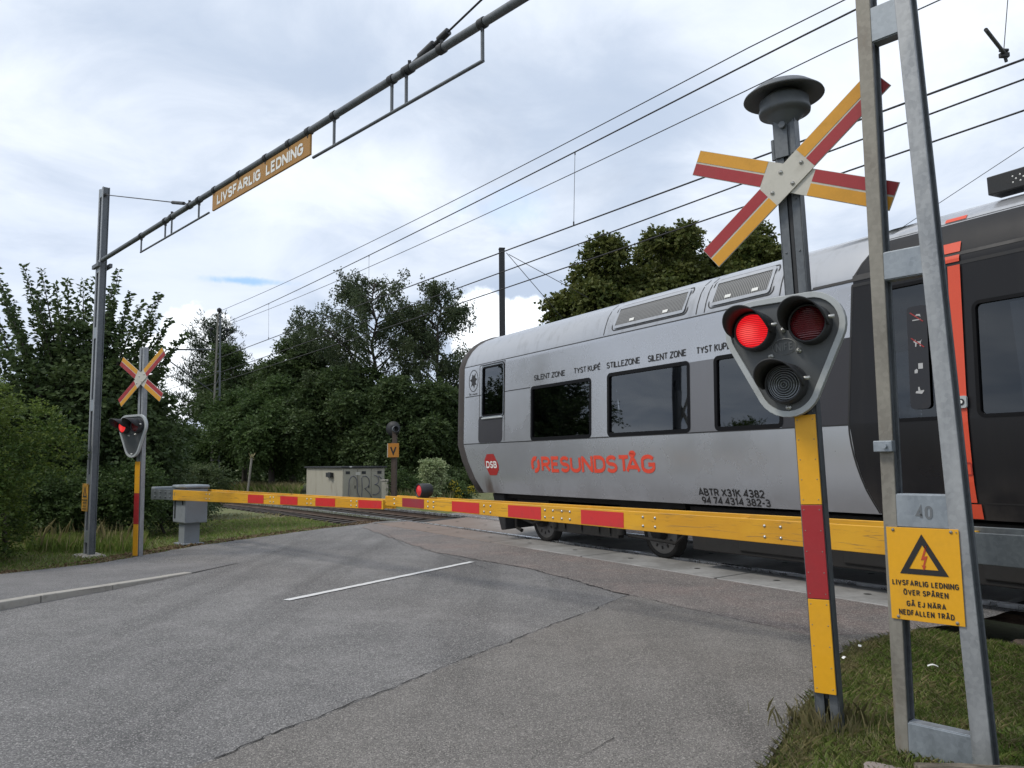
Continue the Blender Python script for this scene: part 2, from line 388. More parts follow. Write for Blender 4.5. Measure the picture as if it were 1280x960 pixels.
def _arc(cx, cy, rx, ry, a0, a1, n=12):
    return [(cx + rx * math.cos(R(a0 + (a1 - a0) * i / n)), cy + ry * math.sin(R(a0 + (a1 - a0) * i / n))) for i in range(n + 1)]
_O = [(0, .70)] + _arc(.5, .70, .5, .30, 180, 0)[1:] + [(1, .30)] + _arc(.5, .30, .5, .30, 0, -180)[1:] + [(0, .70)]
_S = _arc(.5, .75, .48, .25, 22, 265, 14) + _arc(.5, .25, .5, .25, 85, -160, 14)
_A = [[(0, 0), (.5, 1), (1, 0)], [(.17, .28), (.83, .28)]]
_RING = [_arc(.5, 1.20, .17, .10, 0, 360, 12)]
_DOTS = [[(.24, 1.12), (.24, 1.26)], [(.76, 1.12), (.76, 1.26)]]
_E = [[(1, 1), (0, 1), (0, 0), (1, 0)], [(0, .52), (.85, .52)]]
GLYPH = {'A': (_A, .80), 'Å': (_A + _RING, .80), 'Ä': (_A + _DOTS, .80), 'O': ([_O], .72), 'Ö': ([_O] + _DOTS, .72), 'E': (_E, .56), 'É': (_E + [[(.35, 1.12), (.8, 1.32)]], .56),
    'L': ([[(0, 1), (0, 0), (1, 0)]], .54), 'I': ([[(.5, -.1), (.5, 1.1)]], 0.0), 'V': ([[(0, 1), (.5, 0), (1, 1)]], .78), 'S': ([_S], .62),
    'F': ([[(0, 0), (0, 1), (1, 1)], [(0, .52), (.85, .52)]], .54), 'T': ([[(0, 1), (1, 1)], [(.5, 0), (.5, .95)]], .64), 'N': ([[(0, -.1), (0, 1.1)], [(.04, .98), (.96, .02)], [(1, -.1), (1, 1.1)]], .72),
    'D': ([[(0, 0), (0, 1), (.45, 1)] + _arc(.45, .62, .55, .38, 90, 0, 7)[1:] + _arc(.45, .38, .55, .38, 0, -90, 7) + [(0, 0)]], .70),
    'R': ([[(0, 0), (0, 1), (.5, 1)] + _arc(.5, .75, .46, .25, 90, -90, 10)[1:] + [(0, .5)], [(.5, .47), (1, 0)]], .66),
    'P': ([[(0, 0), (0, 1), (.5, 1)] + _arc(.5, .72, .5, .28, 90, -90, 10)[1:] + [(0, .44)]], .62),
    'B': ([[(0, 0), (0, 1), (.45, 1)] + _arc(.45, .76, .45, .24, 90, -90, 9)[1:] + [(0, .52)], [(.5, .52)] + _arc(.5, .26, .5, .26, 90, -90, 9)[1:] + [(0, 0)]], .64),
    'G': ([_arc(.5, .70, .5, .30, 25, 180, 10) + _arc(.5, .30, .5, .30, 180, 345, 10) + [(1, .46), (.52, .46)]], .70), 'U': ([[(0, 1), (0, .30)] + _arc(.5, .30, .5, .30, 180, 360)[1:] + [(1, 1)]], .70),
    'J': ([[(1, 1), (1, .28)] + _arc(.5, .28, .5, .28, 0, -170)[1:]], .46), 'K': ([[(0, -.1), (0, 1.1)], [(1, 1), (.08, .45)], [(.35, .62), (1, 0)]], .66), 'X': ([[(0, 0), (1, 1)], [(0, 1), (1, 0)]], .70),
    'Y': ([[(0, 1), (.5, .45), (1, 1)], [(.5, .42), (.5, 0)]], .72), 'Z': ([[(0, 1), (1, 1), (0, 0), (1, 0)]], .62), '-': ([[(0, .42), (1, .42)]], .34),
    '0': ([_O], .62), '1': ([[(.1, .78), (.7, 1), (.7, 0)]], .34), '2': ([_arc(.5, .72, .48, .28, 165, -35, 12) + [(.02, 0), (1, 0)]], .58), '4': ([[(.78, 0), (.78, 1), (0, .26), (1, .26)]], .64),
    '3': ([_arc(.45, .76, .46, .24, 150, -88, 12) + _arc(.45, .26, .52, .26, 86, -155, 12)], .58), '7': ([[(0, 1), (1, 1), (.35, 0)]], .56),
    '8': ([_arc(.5, .76, .42, .24, 0, 360, 18), _arc(.5, .26, .5, .26, 0, 360, 18)], .58), '9': ([_arc(.5, .69, .48, .31, 0, 360, 16), [(.98, .69), (.9, .3), (.45, 0)]], .58),
    'b': ([[(0, 1), (0, 0)], _arc(.5, .27, .5, .27, 0, 360, 12)], .5), 'o': ([_arc(.5, .27, .5, .27, 0, 360, 12)], .5), 'j': ([[(.6, .6), (.6, -.2), (.1, -.2)]], .3), 'e': ([[(.05, .28), (.98, .28)] + _arc(.5, .27, .48, .27, 5, 320, 12)], .5), 's': ([_arc(.5, .41, .45, .13, 20, 260, 8) + _arc(.5, .13, .5, .13, 80, -160, 8)], .42), 'm': ([[(0, 0), (0, .54), (.5, .4), (1, .54), (1, 0)]], .7)}
def stroke_strip(P, t):
    """a polyline thickened to width t with mitred corners"""
    P = [np.array(q, float) for q in P]; n = len(P); closed = np.linalg.norm(P[0] - P[-1]) < 1e-6; Lf, Rt = [], []
    for i in range(n):
        a = P[i] - P[i - 1] if i > 0 else (P[0] - P[-2] if closed else P[1] - P[0]); b = P[i + 1] - P[i] if i < n - 1 else (P[1] - P[0] if closed else P[-1] - P[-2])
        a = a / max(1e-9, np.linalg.norm(a)); b = b / max(1e-9, np.linalg.norm(b)); na, nb = np.array([-a[1], a[0]]), np.array([-b[1], b[0]]); m = na + nb; L = np.linalg.norm(m)
        m = na if L < 1e-6 else m / L; k = 1 / max(.42, float(m @ na)); Lf.append(P[i] + m * t / 2 * k); Rt.append(P[i] - m * t / 2 * k)
    return Lf, Rt
def put_text(mb, body, x0, x1, z0, z1, fn, mi=0, t=.17, gap=.11):
    """block letters filling x0..x1, z0..z1 (accents rise above z1); fn maps (x, z, lift) on the surface to a point"""
    h = z1 - z0; th = t * h; gap = gap * h
    tot = sum(GLYPH[c][1] if c != ' ' else 0 for c in body); fixed = sum((th + gap) if c != ' ' else .36 * h for c in body) - gap
    cw = (x1 - x0 - fixed) / tot; x = x0; k = 0
    for c in body:
        if c == ' ': x += .36 * h; continue
        st, w = GLYPH[c]; W = w * cw
        for P in st:
            Q = [(x + th / 2 + a * W, z0 + th / 2 + b * (h - th)) for a, b in P]
            Lf, Rt = stroke_strip(Q, th); n = len(Q); lift = .00015 * (k % 3); k += 1
            try: vs = [fn(q[0], q[1], lift) for q in Lf + Rt]
            except TypeError: vs = [fn(q[0], q[1]) for q in Lf + Rt]
            mb.add(vs, [(i, i + 1, n + i + 1, n + i) for i in range(n - 1)], mi)
        x += W + th + gap

def quads_mesh(name, V, mats, parent=None, smooth=False, mi=None):
    """V: (n, k, 3) array of separate k-gons"""
    n, k, _ = V.shape
    me = bpy.data.meshes.new(name); me.vertices.add(n * k); me.vertices.foreach_set('co', V.reshape(-1).astype(np.float32))
    me.loops.add(n * k); me.loops.foreach_set('vertex_index', np.arange(n * k, dtype=np.int32))
    me.polygons.add(n); me.polygons.foreach_set('loop_start', np.arange(0, n * k, k, dtype=np.int32))
    for q in (mats if isinstance(mats, (list, tuple)) else [mats]): me.materials.append(q)
    if mi is not None: me.polygons.foreach_set('material_index', mi.astype(np.int32))
    me.update(calc_edges=True)
    o = bpy.data.objects.new(name, me); COL.objects.link(o)
    if parent is not None: o.parent = parent
    return o

def unit(a): return a / np.maximum(np.linalg.norm(a, axis=-1, keepdims=True), 1e-9)

# ------------------------------------------------------------------ railway frame: u along the track (to the right), v away from the camera, w up
AZ = R(31.3); CANT = R(3.2)
TN = Vector((math.cos(AZ), math.sin(AZ), 0)); EU = Vector((math.sin(AZ), -math.cos(AZ), 0)); ZUP = Vector((0, 0, 1))
EV = TN * math.cos(CANT) + ZUP * math.sin(CANT); EW = ZUP * math.cos(CANT) - TN * math.sin(CANT)
V0 = 9.5
TO = TN * V0 + ZUP * .05
RAILM = Matrix(((EU.x, EV.x, EW.x, TO.x), (EU.y, EV.y, EW.y, TO.y), (EU.z, EV.z, EW.z, TO.z), (0, 0, 0, 1)))
RAD = 260.0; UB = -13.0
def track(u, v=0.0, w=0.0):
    """point at distance u along the track centre line (curving away left beyond UB), v to the far side, w above rail level"""
    if u >= UB: q = Vector((u, v, w))
    else:
        a = (UB - u) / RAD
        q = Vector((UB - (RAD + v) * math.sin(a), (RAD + v) * math.cos(a) - RAD, w))
    return RAILM @ q
def uvz(u, v, z=0.0): return EU * u + TN * v + ZUP * z
def to_uv(p): return (p.x * EU.x + p.y * EU.y, p.x * TN.x + p.y * TN.y)

# ------------------------------------------------------------------ ground, road, pavement, track
ROAD_L = [(-16, -8), (-10.6, 0), (-8.7, 5), (-7.5, 8.99), (-7.34, 11.64), (-6.94, 12.12), (-6.53, 12.96), (-6.08, 15.36), (-5.42, 17.08), (-4.59, 19.24), (-3.8, 20.64), (-3.63, 21.35)]
ROAD_R = [(-2.2, -8), (.2, 0), (.85, 3.2), (1.06, 3.88), (1.28, 4.22), (1.54, 4.69), (1.74, 5.05), (2.24, 5.97), (2.75, 6.76), (3.28, 7.2), (4.18, 7.69), (5.0, 8.25)]
def track_d(u, V):
    if u >= UB: return V - V0
    return math.hypot(u - UB, V - (V0 - RAD)) - RAD
def in_poly(x, y, P):
    c = False; j = len(P) - 1
    for i in range(len(P)):
        xi, yi = P[i][:2]; xj, yj = P[j][:2]
        if (yi > y) != (yj > y) and x < (xj - xi) * (y - yi) / (yj - yi) + xi: c = not c
        j = i
    return c
def sstep(x, a, b):
    t = min(1, max(0, (x - a) / (b - a))); return t * t * (3 - 2 * t)
def ground_z(x, y):
    u, V = to_uv(Vector((x, y, 0))); d = track_d(u, V)
    z = -.035 + .075 * sstep(d, -.5, 2.5)
    z += -.42 * (1 - sstep(abs(d), 1.75, 2.5))
    z += .03 * math.sin(x * .9 + 1.3) * math.sin(y * .7) * sstep(abs(d), 2.5, 4) * (0 if -9 < x < 4 and y < 12 else 1)
    if u < -19 and d < 0: z -= .10 * sstep(-d, 2.0, 5.0) * sstep(-x, 5.5, 8)
    return z
def build_ground():
    def axis(lo, hi, a, b, st):
        xs = list(np.arange(a, b + 1e-6, st)); q = st; x = b
        while x < hi: q *= 1.35; x += q; xs.append(x)
        q = st; x = a
        while x > lo: q *= 1.35; x -= q; xs.insert(0, x)
        return xs
    xs = axis(-900, 900, -24, 12, .3); ys = axis(-500, 1200, -2, 40, .3)
    vs = [(x, y, ground_z(x, y) if abs(x) < 80 and y < 120 else 0) for y in ys for x in xs]
    n = len(xs); fs = [(j * n + i, j * n + i + 1, (j + 1) * n + i + 1, (j + 1) * n + i) for j in range(len(ys) - 1) for i in range(n - 1)]
    mb = MB(); mb.add(vs, fs, 0, True)
    struct(mb.build('ground', M['ground'], fix=False))
build_ground()

def flat(name, poly, mat):
    import bmesh
    bm = bmesh.new(); f = bm.faces.new([bm.verts.new(p) for p in poly]); f.normal_update()
    if f.normal.z < 0: f.normal_flip()
    bmesh.ops.triangulate(bm, faces=[f]); me = bpy.data.meshes.new(name); bm.to_mesh(me); bm.free(); me.materials.append(mat)
    o = bpy.data.objects.new(name, me); COL.objects.link(o); return struct(o)
def wob(P, z, amp=.03, step=.35, seed=1):
    r = random.Random(seed); out = []
    for (a, b) in zip(P[:-1], P[1:]):
        L = math.dist(a, b); n = max(1, int(L / step))
        for i in range(n):
            t = i / n; out.append((a[0] + (b[0] - a[0]) * t + (r.uniform(-amp, amp) if i else 0), a[1] + (b[1] - a[1]) * t + (r.uniform(-amp, amp) if i else 0), z))
    out.append((P[-1][0], P[-1][1], z)); return out
def xy(u, V): q = uvz(u, V); return (q.x, q.y)
flat('road', wob(ROAD_L, 0, .05, .3, 3) + [(*xy(-20.2, 8.68), 0), (*xy(-4.25, 8.68), 0)] + wob(ROAD_R, 0, .035, .18, 4)[::-1], M['road'])
far_dir = Vector((.5, .866, 0))
fa, fb = uvz(-20.6, 10.33, .094), uvz(-5.5, 10.33, .094)
flat('far_road', [tuple(fa), tuple(fb), tuple(fb + far_dir * 60), tuple(fa + far_dir * 60)], M['strip'])
S_IN = [(-18.5, 7.0), (-12.7, 6.1), (-10, 6.3), (-7.3, 5.99)]
S_IN2 = [(-7.3, 5.99), (-4.75, 5.93), (-4.5, 6.5)]
sw1 = wob([xy(*q) for q in S_IN], .004, .03, .3, 5); sw2 = wob([xy(*q) for q in S_IN2], .004, .03, .3, 6)
flat('crossing_asphalt', sw1 + sw2[1:] + [(*xy(-4.33, 7.74), .004), (*xy(-19.9, 7.74), .004)], M['strip'])
J = [xy(-7.3, 5.99), (-1.08, 5.21), (-4.1, 0), (-8.7, -8)]
jw = wob(J, .004, .022, .25, 8)
flat('footpath', jw + [(-2.3, -8, .004)] + [(x - .03, y, .004) for x, y in ROAD_R[1:10]] + sw2[::-1][:-1], M['footpath'])

def crack(pts, w0, w1, z=.009, seed=1, amp=.016, skip=.0):
    r = random.Random(seed); mb = MB(); P = wob(pts, z, amp, .06, seed)
    L, Rr = [], []
    for i, p in enumerate(P):
        a, b = P[max(0, i - 1)], P[min(len(P) - 1, i + 1)]
        d = Vector((b[0] - a[0], b[1] - a[1])); d.normalize(); t = i / max(1, len(P) - 1)
        w = (w0 + (w1 - w0) * t) * r.uniform(.12, 1.25) * .33
        L.append((p[0] - d.y * w, p[1] + d.x * w, z)); Rr.append((p[0] + d.y * w, p[1] - d.x * w, z))
    n = len(P)
    for i in range(n - 1):
        if r.random() < skip: continue
        mb.add([L[i], L[i + 1], Rr[i + 1], Rr[i]], [(0, 1, 2, 3)])
    o = mb.build('road_crack', M['crack'], fix=False); return struct(o)
crack([q[:2] for q in sw1], .012, .03, seed=11, skip=.18)
crack([q[:2] for q in sw2], .018, .012, seed=12, skip=.2)
crack([q[:2] for q in jw][:24], .018, .024, seed=13, skip=.0)
crack([q[:2] for q in jw][24:44], .015, .004, seed=14, skip=.4)
def px(*P): return [tuple(gr(*q)[:2]) for q in P]
crack(px((485, 668), (505, 682), (540, 690), (575, 700), (610, 712)), .016, .012, seed=15, skip=.15)
crack(px((718, 952), (748, 936), (768, 924)), .004, .012, seed=16)
crack(px((640, 745), (700, 722), (735, 716)), .006, .004, seed=17, skip=.4)
crack(px((150, 775), (250, 805), (340, 850)), .006, .004, seed=18, skip=.5)
crack(px((470, 700), (520, 690), (545, 694)), .008, .006, seed=19, skip=.3)
crack(px((800, 712), (860, 732), (905, 738)), .010, .006, seed=20, skip=.25)

# centre line dash
da, db = gr(358, 750, .009), gr(590, 702, .009); dd = (db - da).normalized(); dn = Vector((dd.y, -dd.x, 0)) * .052
mb = MB()
for i in range(40):
    a, b = da.lerp(db, i / 40), da.lerp(db, (i + 1) / 40)
    mb.add([a - dn * (1 + .1 * math.sin(i * 3)), a + dn * (1 + .1 * math.sin(i * 5)), b + dn * (1 + .1 * math.sin((i + 1) * 5)), b - dn * (1 + .1 * math.sin((i + 1) * 3))], [(0, 1, 2, 3)])
struct(mb.build('centre_line_marking', M['road_paint'], fix=False))

# raised pavement on the left with its kerb, sinking to the road level at the crossing
KERB = [(-13.5, -8, .09), (-8.6, 0, .09), (-6.65, 5, .09), (-5.53, 8.8, .085), (-5.06, 9.89, .06), (-4.56, 11.55, .012), (-4.3, 12.7, .006)]
PAVL = [(-16, -8, .09), (-10.6, 0, .09), (-8.7, 5, .09), (-7.5, 8.99, .08), (-7.32, 10.9, .055), (-7.0, 12.0, .014), (-6.5, 12.9, .006)]
def lerp_line(P, n):
    out = []
    for a, b in zip(P[:-1], P[1:]):
        for i in range(n): t = i / n; out.append(tuple(a[k] + (b[k] - a[k]) * t for k in range(3)))
    out.append(P[-1]); return out
ka, pa = lerp_line(KERB, 8), lerp_line(PAVL, 8); mb = MB()
mb.add(ka + pa, [(i, i + 1, len(ka) + i + 1, len(ka) + i) for i in range(len(ka) - 1)], 0, True)
mb.add(pa + [(x, y, -.1) for x, y, z in pa], [(i, i + 1, len(pa) + i + 1, len(pa) + i) for i in range(len(pa) - 1)])
struct(mb.build('pavement', M['pavement']))
mb = MB(); kl = [Vector(q) for q in KERB[1:6]]
cum = [0]
for a, b in zip(kl[:-1], kl[1:]): cum.append(cum[-1] + (b - a).length)
def at_len(s):
    for i in range(len(kl) - 1):
        if s <= cum[i + 1]: return kl[i].lerp(kl[i + 1], (s - cum[i]) / (cum[i + 1] - cum[i]))
    return kl[-1]
s = 0; r = random.Random(5)
while s < cum[-1] - .05:
    l = min(.98, cum[-1] - s); a, b = at_len(s), at_len(s + l - .012); d = (b - a); d.z = 0; d.normalize(); nn = Vector((d.y, -d.x, 0))
    za, zb = a.z + .008, b.z + .006; jit = r.uniform(-.006, .006)
    A, B = a + nn * (.012 + jit), b + nn * (.012 - jit); W = nn * -.13
    vs = [(A.x, A.y, -.06), (A.x, A.y, za), (A.x + W.x, A.y + W.y, za + .003), (A.x + W.x, A.y + W.y, -.06), (B.x, B.y, -.06), (B.x, B.y, zb), (B.x + W.x, B.y + W.y, zb + .003), (B.x + W.x, B.y + W.y, -.06)]
    mb.add(vs, [(0, 1, 2, 3), (4, 7, 6, 5), (1, 5, 6, 2), (0, 4, 5, 1), (3, 2, 6, 7)]); s += l
struct(mb.build('kerb', M['concrete'], bevel=.012))

# concrete crossing panels
r = random.Random(9)
k = 0; u = -19.6
while u < -5.25:
    l = min(2.95, -5.2 - u)
    for kind in (0, 1):
        mb = MB()
        if kind == 0:
            c = [uvz(u + .018, 8.665, .016), uvz(u + l - .018, 8.665, .016), uvz(u + l - .018 + .1, 7.75, .013), uvz(u + .018 + .1, 7.75, .013)]
        else:
            c = [RAILM @ Vector(q) for q in ((u + .5, .665, -.006), (u + .5 + l - .02, .665, -.006), (u + .5 + l - .02, -.66, -.006), (u + .5, -.66, -.006))]
        lo = [q - Vector((0, 0, .12)) for q in c]
        mb.add(c + lo, [(0, 1, 2, 3), (0, 4, 5, 1), (1, 5, 6, 2), (2, 6, 7, 3), (3, 7, 4, 0)])
        # lifting sockets
        for a_, b_ in ((.25, .5), (.75, .5)):
            q = c[0].lerp(c[1], a_).lerp(c[3].lerp(c[2], a_), b_); q.z += .0025
            mb.add([q + Vector((math.cos(t) * .045, math.sin(t) * .045, 0)) for t in np.linspace(0, 2 * math.pi, 10, endpoint=False)], [tuple(range(10))], 1)
        struct(mb.build('crossing_panel', [M['panel'], M['crack']], bevel=.01))
    u += l
# strip of dark joint under panels
mb = MB(); mb.add([RAILM @ Vector(q) for q in ((-20, -.83, -.055), (-4.2, -.83, -.055), (-4.2, .84, -.055), (-20, .84, -.055))], [(0, 1, 2, 3)])
mb.add([uvz(-19.7, 7.76, .006), uvz(-5.1, 7.76, .006), uvz(-5.1, 8.66, .006), uvz(-19.7, 8.66, .006)], [(0, 1, 2, 3)])
struct(mb.build('crossing_bed', M['crack']))

def build_track():
    root = empty('railway_track')
    tag(root, 'single railway track with rusty rails and dark sleepers curving away on the left', 'railway track')
    us = list(np.arange(-75, UB, 1.0)) + [UB, -9, 0, 12, 25]
    for sv in (-.75, .75):
        mb = MB()
        prof = [(-.035, .032), (-.035, -.03), (-.01, -.05), (-.01, -.12), (-.065, -.14), (-.065, -.155), (.065, -.155), (.065, -.14), (.01, -.12), (.01, -.05), (.035, -.03), (.035, .032)]
        k = len(prof); vs = [track(u, sv + a, b) for u in us for a, b in prof]
        for i in range(len(us) - 1):
            for j in range(k):
                q = (i * k + j, i * k + (j + 1) % k, (i + 1) * k + (j + 1) % k, (i + 1) * k + j)
                mb.f.append(list(q)); mb.m.append(1 if j in (0, k - 1, k - 2) else 0); mb.s.append(False)
        mb.v = [tuple(q) for q in vs]
        mb.build('rail', [M['rail'], M['rail_head']], root, fix=True)
    u = -20.4; n = 0
    while n < 62:
        mb = MB(); a = (UB - u) / RAD if u < UB else 0
        c = [track(u + du, v, w) for w in (-.158, -.36) for du, v in ((-.12, -1.3), (.12, -1.3), (.12, 1.3), (-.12, 1.3))]
        mb.add(c, [(0, 1, 2, 3), (4, 7, 6, 5), (0, 4, 5, 1), (1, 5, 6, 2), (2, 6, 7, 3), (3, 7, 4, 0)])
        mb.build('sleeper', M['sleeper'], root, bevel=.015); u -= .64; n += 1
build_track()
def build_ballast(u0, u1, seed):
    r = np.random.default_rng(seed); us = np.arange(u0, u1, .22); vsn = np.linspace(-2.15, 2.15, 23); mb = MB(); vs = []
    for u in us:
        for v in vsn:
            w = -.225 - .30 * sstep(abs(v), 1.35, 2.15) + r.uniform(-.03, .03)
            vs.append(track(u, v, w))
    n = len(vsn); mb.add(vs, [(i * n + j, i * n + j + 1, (i + 1) * n + j + 1, (i + 1) * n + j) for i in range(len(us) - 1) for j in range(n - 1)])
    struct(mb.build('ballast', M['ballast'], fix=False))
build_ballast(-75, -19.9, 1); build_ballast(-4.3, 25, 2)

# ------------------------------------------------------------------ train coach
def train_paint(name, col, rough, metal, dirt, amount):
    t = NT(name); co = t.coord()
    n = t.noise(co, 1.1, 6, .6); n3 = t.noise(t.coord(scale=(3, 3, .25)), 2.0, 6, .65)
    c = t.mix(t.ss(n3, .48, .75, 0, amount), col, dirt)
    sx = t.nd('ShaderNodeSeparateXYZ'); t.L.new(co, sx.inputs[0])
    low = t.mul(t.ss(sx.outputs[2], 1.5, .95), t.ss(n, .35, .65))
    c = t.mix(t.mul(low, .3), c, (.12, .105, .09))
    # brown brake dust near the coach end
    v = t.nd('ShaderNodeVectorMath', operation='DISTANCE'); t.L.new(co, v.inputs[0]); v.inputs[1].default_value = (-14.0, -1.45, 1.02)
    f = t.mul(t.ss(v.outputs['Value'], .42, .05), t.ss(n3, .3, .6))
    c = t.mix(t.mul(f, .85), c, (.10, .06, .04))
    dk = sum(col) < .15
    t.put(t.p.inputs['Coat Weight'], .08 if dk else .6); t.put(t.p.inputs['Coat Roughness'], .22)
    return t.set(c, t.ss(n, .3, .7, rough - .05, rough + .1), metal, .25 if dk else .5)
M['silver'] = train_paint('silver_coach_paint', (.44, .452, .48), .25, .5, (.36, .36, .36), .12)
M['roof_silver'] = train_paint('silver_roof', (.38, .39, .41), .36, .45, (.22, .22, .22), .5)
M['coach_grey'] = train_paint('grey_coach_panel', (.145, .145, .155), .35, .2, (.11, .11, .11), .4)
M['coach_dark'] = train_paint('dark_grey_coach_panel', (.040, .039, .044), .35, .0, (.05, .047, .045), .4)
M['coach_black'] = train_paint('charcoal_door_section', (.012, .0115, .013), .32, .0, (.022, .02, .019), .4)
M['coach_red'] = paint('orange_red_door_edge', (.66, .075, .03), .38, dirt=(.4, .06, .03), amount=.2)
M['letter_red'] = paint('orange_red_lettering', (.70, .07, .035), .4, amount=.1)
M['dsb_red'] = paint('deep_red_badge', (.34, .022, .02), .4, amount=.1)
M['rubber'] = paint('brown_black_rubber', (.045, .038, .035), .7, dirt=(.09, .075, .065), amount=.6)
M['under'] = paint('grimy_underframe', (.013, .012, .011), .8, dirt=(.035, .03, .026), amount=.6, scale=4)
M['wheel_steel'] = paint('dusty_wheel_steel', (.15, .145, .14), .55, .4, dirt=(.07, .06, .05), amount=.6)
M['seat'] = paint('blue_grey_seat_cloth', (.05, .06, .085), .9)
M['inside'] = paint('interior_lining', (.22, .21, .20), .7)
def glass_mat(name, tint, fac):
    t = NT(name)
    gl = t.nd('ShaderNodeBsdfGlossy'); gl.inputs['Roughness'].default_value = .02; gl.inputs[0].default_value = (.9, .95, 1, 1)
    tr = t.nd('ShaderNodeBsdfTransparent'); tr.inputs[0].default_value = tint + (1,)
    fr = t.nd('ShaderNodeFresnel'); fr.inputs[0].default_value = 1.75
    ms = t.nd('ShaderNodeMixShader'); f = t.mul(fr.outputs[0], fac); t.L.new(f, ms.inputs[0])
    n = t.noise(t.coord(scale=(.6, 1, .4)), 1.2, 2, .5)
    b = t.nd('ShaderNodeBump'); t.L.new(n, b.inputs['Height']); b.inputs['Strength'].default_value = .05; b.inputs['Distance'].default_value = .05
    t.L.new(b.outputs[0], gl.inputs['Normal'])
    t.L.new(tr.outputs[0], ms.inputs[1]); t.L.new(gl.outputs[0], ms.inputs[2]); t.L.new(ms.outputs[0], t.out.inputs[0])
    return t.m
M['glass'] = glass_mat('tinted_coach_glass', (.16, .175, .19), 1.15)
M['dark_glass'] = glass_mat('dark_door_glass', (.06, .065, .07), .85)
M['window_black'] = paint('black_window_border', (.004, .004, .005), .5, amount=.05, spec=.15)

PROF = [(.96, -1.42), (1.25, -1.47), (1.60, -1.48), (1.95, -1.48), (2.48, -1.44), (2.93, -1.405), (3.57, -1.355), (3.75, -1.29), (3.90, -1.215), (4.02, -1.12), (4.11, -.98), (4.18, -.78), (4.23, -.45), (4.25, 0)]
def side_v(w):
    for (w0, a), (w1, b) in zip(PROF[:-1], PROF[1:]):
        if w <= w1: return a + (b - a) * (w - w0) / (w1 - w0)
    return 0
def pt(u, w, out=0.0):
    """point on the near side of the coach, pushed out by `out` along the surface normal"""
    w = min(w, 4.249); v = side_v(w); dv = (side_v(w + .02) - side_v(w - .02)) / .04 if w < 4.2 else 3
    n = Vector((0, -1, dv)).normalized()
    return Vector((u, v, w)) + n * out
UE = -15.02; UR = 7.0
def u_end(w): return UE + (.66 * max(0, (1.95 - w) / .99) ** 1.35) + (.45 * max(0, (w - 3.6) / .65) ** 1.8 if w > 3.6 else 0)
def u_black(w): return -5.72 + (.27 * max(0, (1.95 - w)) ** 1.9 if w < 1.95 else .07 * (w - 1.95)) + (.35 * ((w - 3.57) / .5) ** 1.5 if w > 3.57 else 0)
WINS = [(-14.22, -13.36, 2.48, 3.50), (-12.35, -10.56, 1.97, 2.92), (-10.08, -8.27, 1.97, 2.94), (-7.75, -6.67, 1.97, 2.94),
        (-5.42, -4.62, 1.97, 3.40), (-4.27, -1.9, 1.97, 3.08), (-1.3, 1.0, 1.97, 3.08), (1.8, 3.6, 1.97, 2.94), (4.2, 6.0, 1.97, 2.94)]
COACH = empty('passenger_train', mat=RAILM)
tag(COACH, 'silver grey passenger train coach with black door section crossing the road behind the barrier', 'train')
def build_shell():
    us = ['E', -14.22, -13.36, -12.35, -10.56, -10.08, -8.27, -7.75, -6.67, 'B', -5.30, -4.62, -4.27, -1.9, -1.3, 1.0, 1.8, 3.6, 4.2, 6.0, UR]
    # the black section starts at a slanted line; the two door windows start beyond it
    wins = [(-5.30, b, c, d) if a == -5.42 else (a, b, c, d) for a, b, c, d in WINS]
    ws = sorted(set([w for w, _ in PROF] + [1.97, 2.92, 2.94, 3.08, 3.40, 3.50, 2.48, 1.1, 1.4, 3.66, 3.97]))
    def uu(q, w): return u_end(w) if q == 'E' else (u_black(w) if q == 'B' else q)
    mb = MB()
    for side in (1, -1):
        idx = {}
        for i, q in enumerate(us):
            for j, w in enumerate(ws):
                idx[i, j] = len(mb.v); mb.v.append((uu(q, w), side_v(w) * side, w))
        for i in range(len(us) - 1):
            for j in range(len(ws) - 1):
                wm = (ws[j] + ws[j + 1]) / 2; a, b = uu(us[i], wm), uu(us[i + 1], wm); um = (a + b) / 2
                if any(x0 - 1e-3 <= a and b <= x1 + 1e-3 and w0 < wm < w1 for x0, x1, w0, w1 in wins): continue
                mi = 1 if wm > 3.57 else 0
                if us[i] == 'B' or um > -5.4:
                    mi = 4 if wm < 3.97 else 1
                elif 1.95 < wm < 2.94:
                    if -8.27 < um < -7.75: mi = 2
                    elif -6.67 < um < -5.6: mi = 3
                mb.f.append([idx[i, j], idx[i + 1, j], idx[i + 1, j + 1], idx[i, j + 1]]); mb.m.append(mi); mb.s.append(True)
    # end wall, floor
    n = len(PROF); loop = [(u_end(w) + .01, v, w) for w, v in PROF] + [(u_end(w) + .01, -v, w) for w, v in PROF[::-1]]
    mb.add(loop, [tuple(range(len(loop)))], 5)
    loop2 = [(UR, v, w) for w, v in PROF] + [(UR, -v, w) for w, v in PROF[::-1]]
    mb.add(loop2, [tuple(range(len(loop2)))], 5)
    mb.add([(-14.1, -1.42, .965), (UR, -1.42, .965), (UR, 1.42, .965), (-14.1, 1.42, .965)], [(0, 1, 2, 3)], 5)
    mb.add([(-14.1, -1.40, 1.2), (UR, -1.40, 1.2), (UR, 1.40, 1.2), (-14.1, 1.40, 1.2)], [(0, 1, 2, 3)], 5)
    mb.add([(-14.5, -1.2, 3.6), (UR, -1.2, 3.6), (UR, 1.2, 3.6), (-14.5, 1.2, 3.6)], [(0, 1, 2, 3)], 6)
    mb.add([(-13.2, -1.38, 1.2), (-13.2, 1.38, 1.2), (-13.2, 1.2, 3.58), (-13.2, -1.2, 3.58)], [(0, 1, 2, 3)], 6)
    o = mb.build('body', [M['silver'], M['roof_silver'], M['coach_grey'], M['coach_dark'], M['coach_black'], M['under'], M['inside']], COACH, fix=True)
    return o
BODY = build_shell()
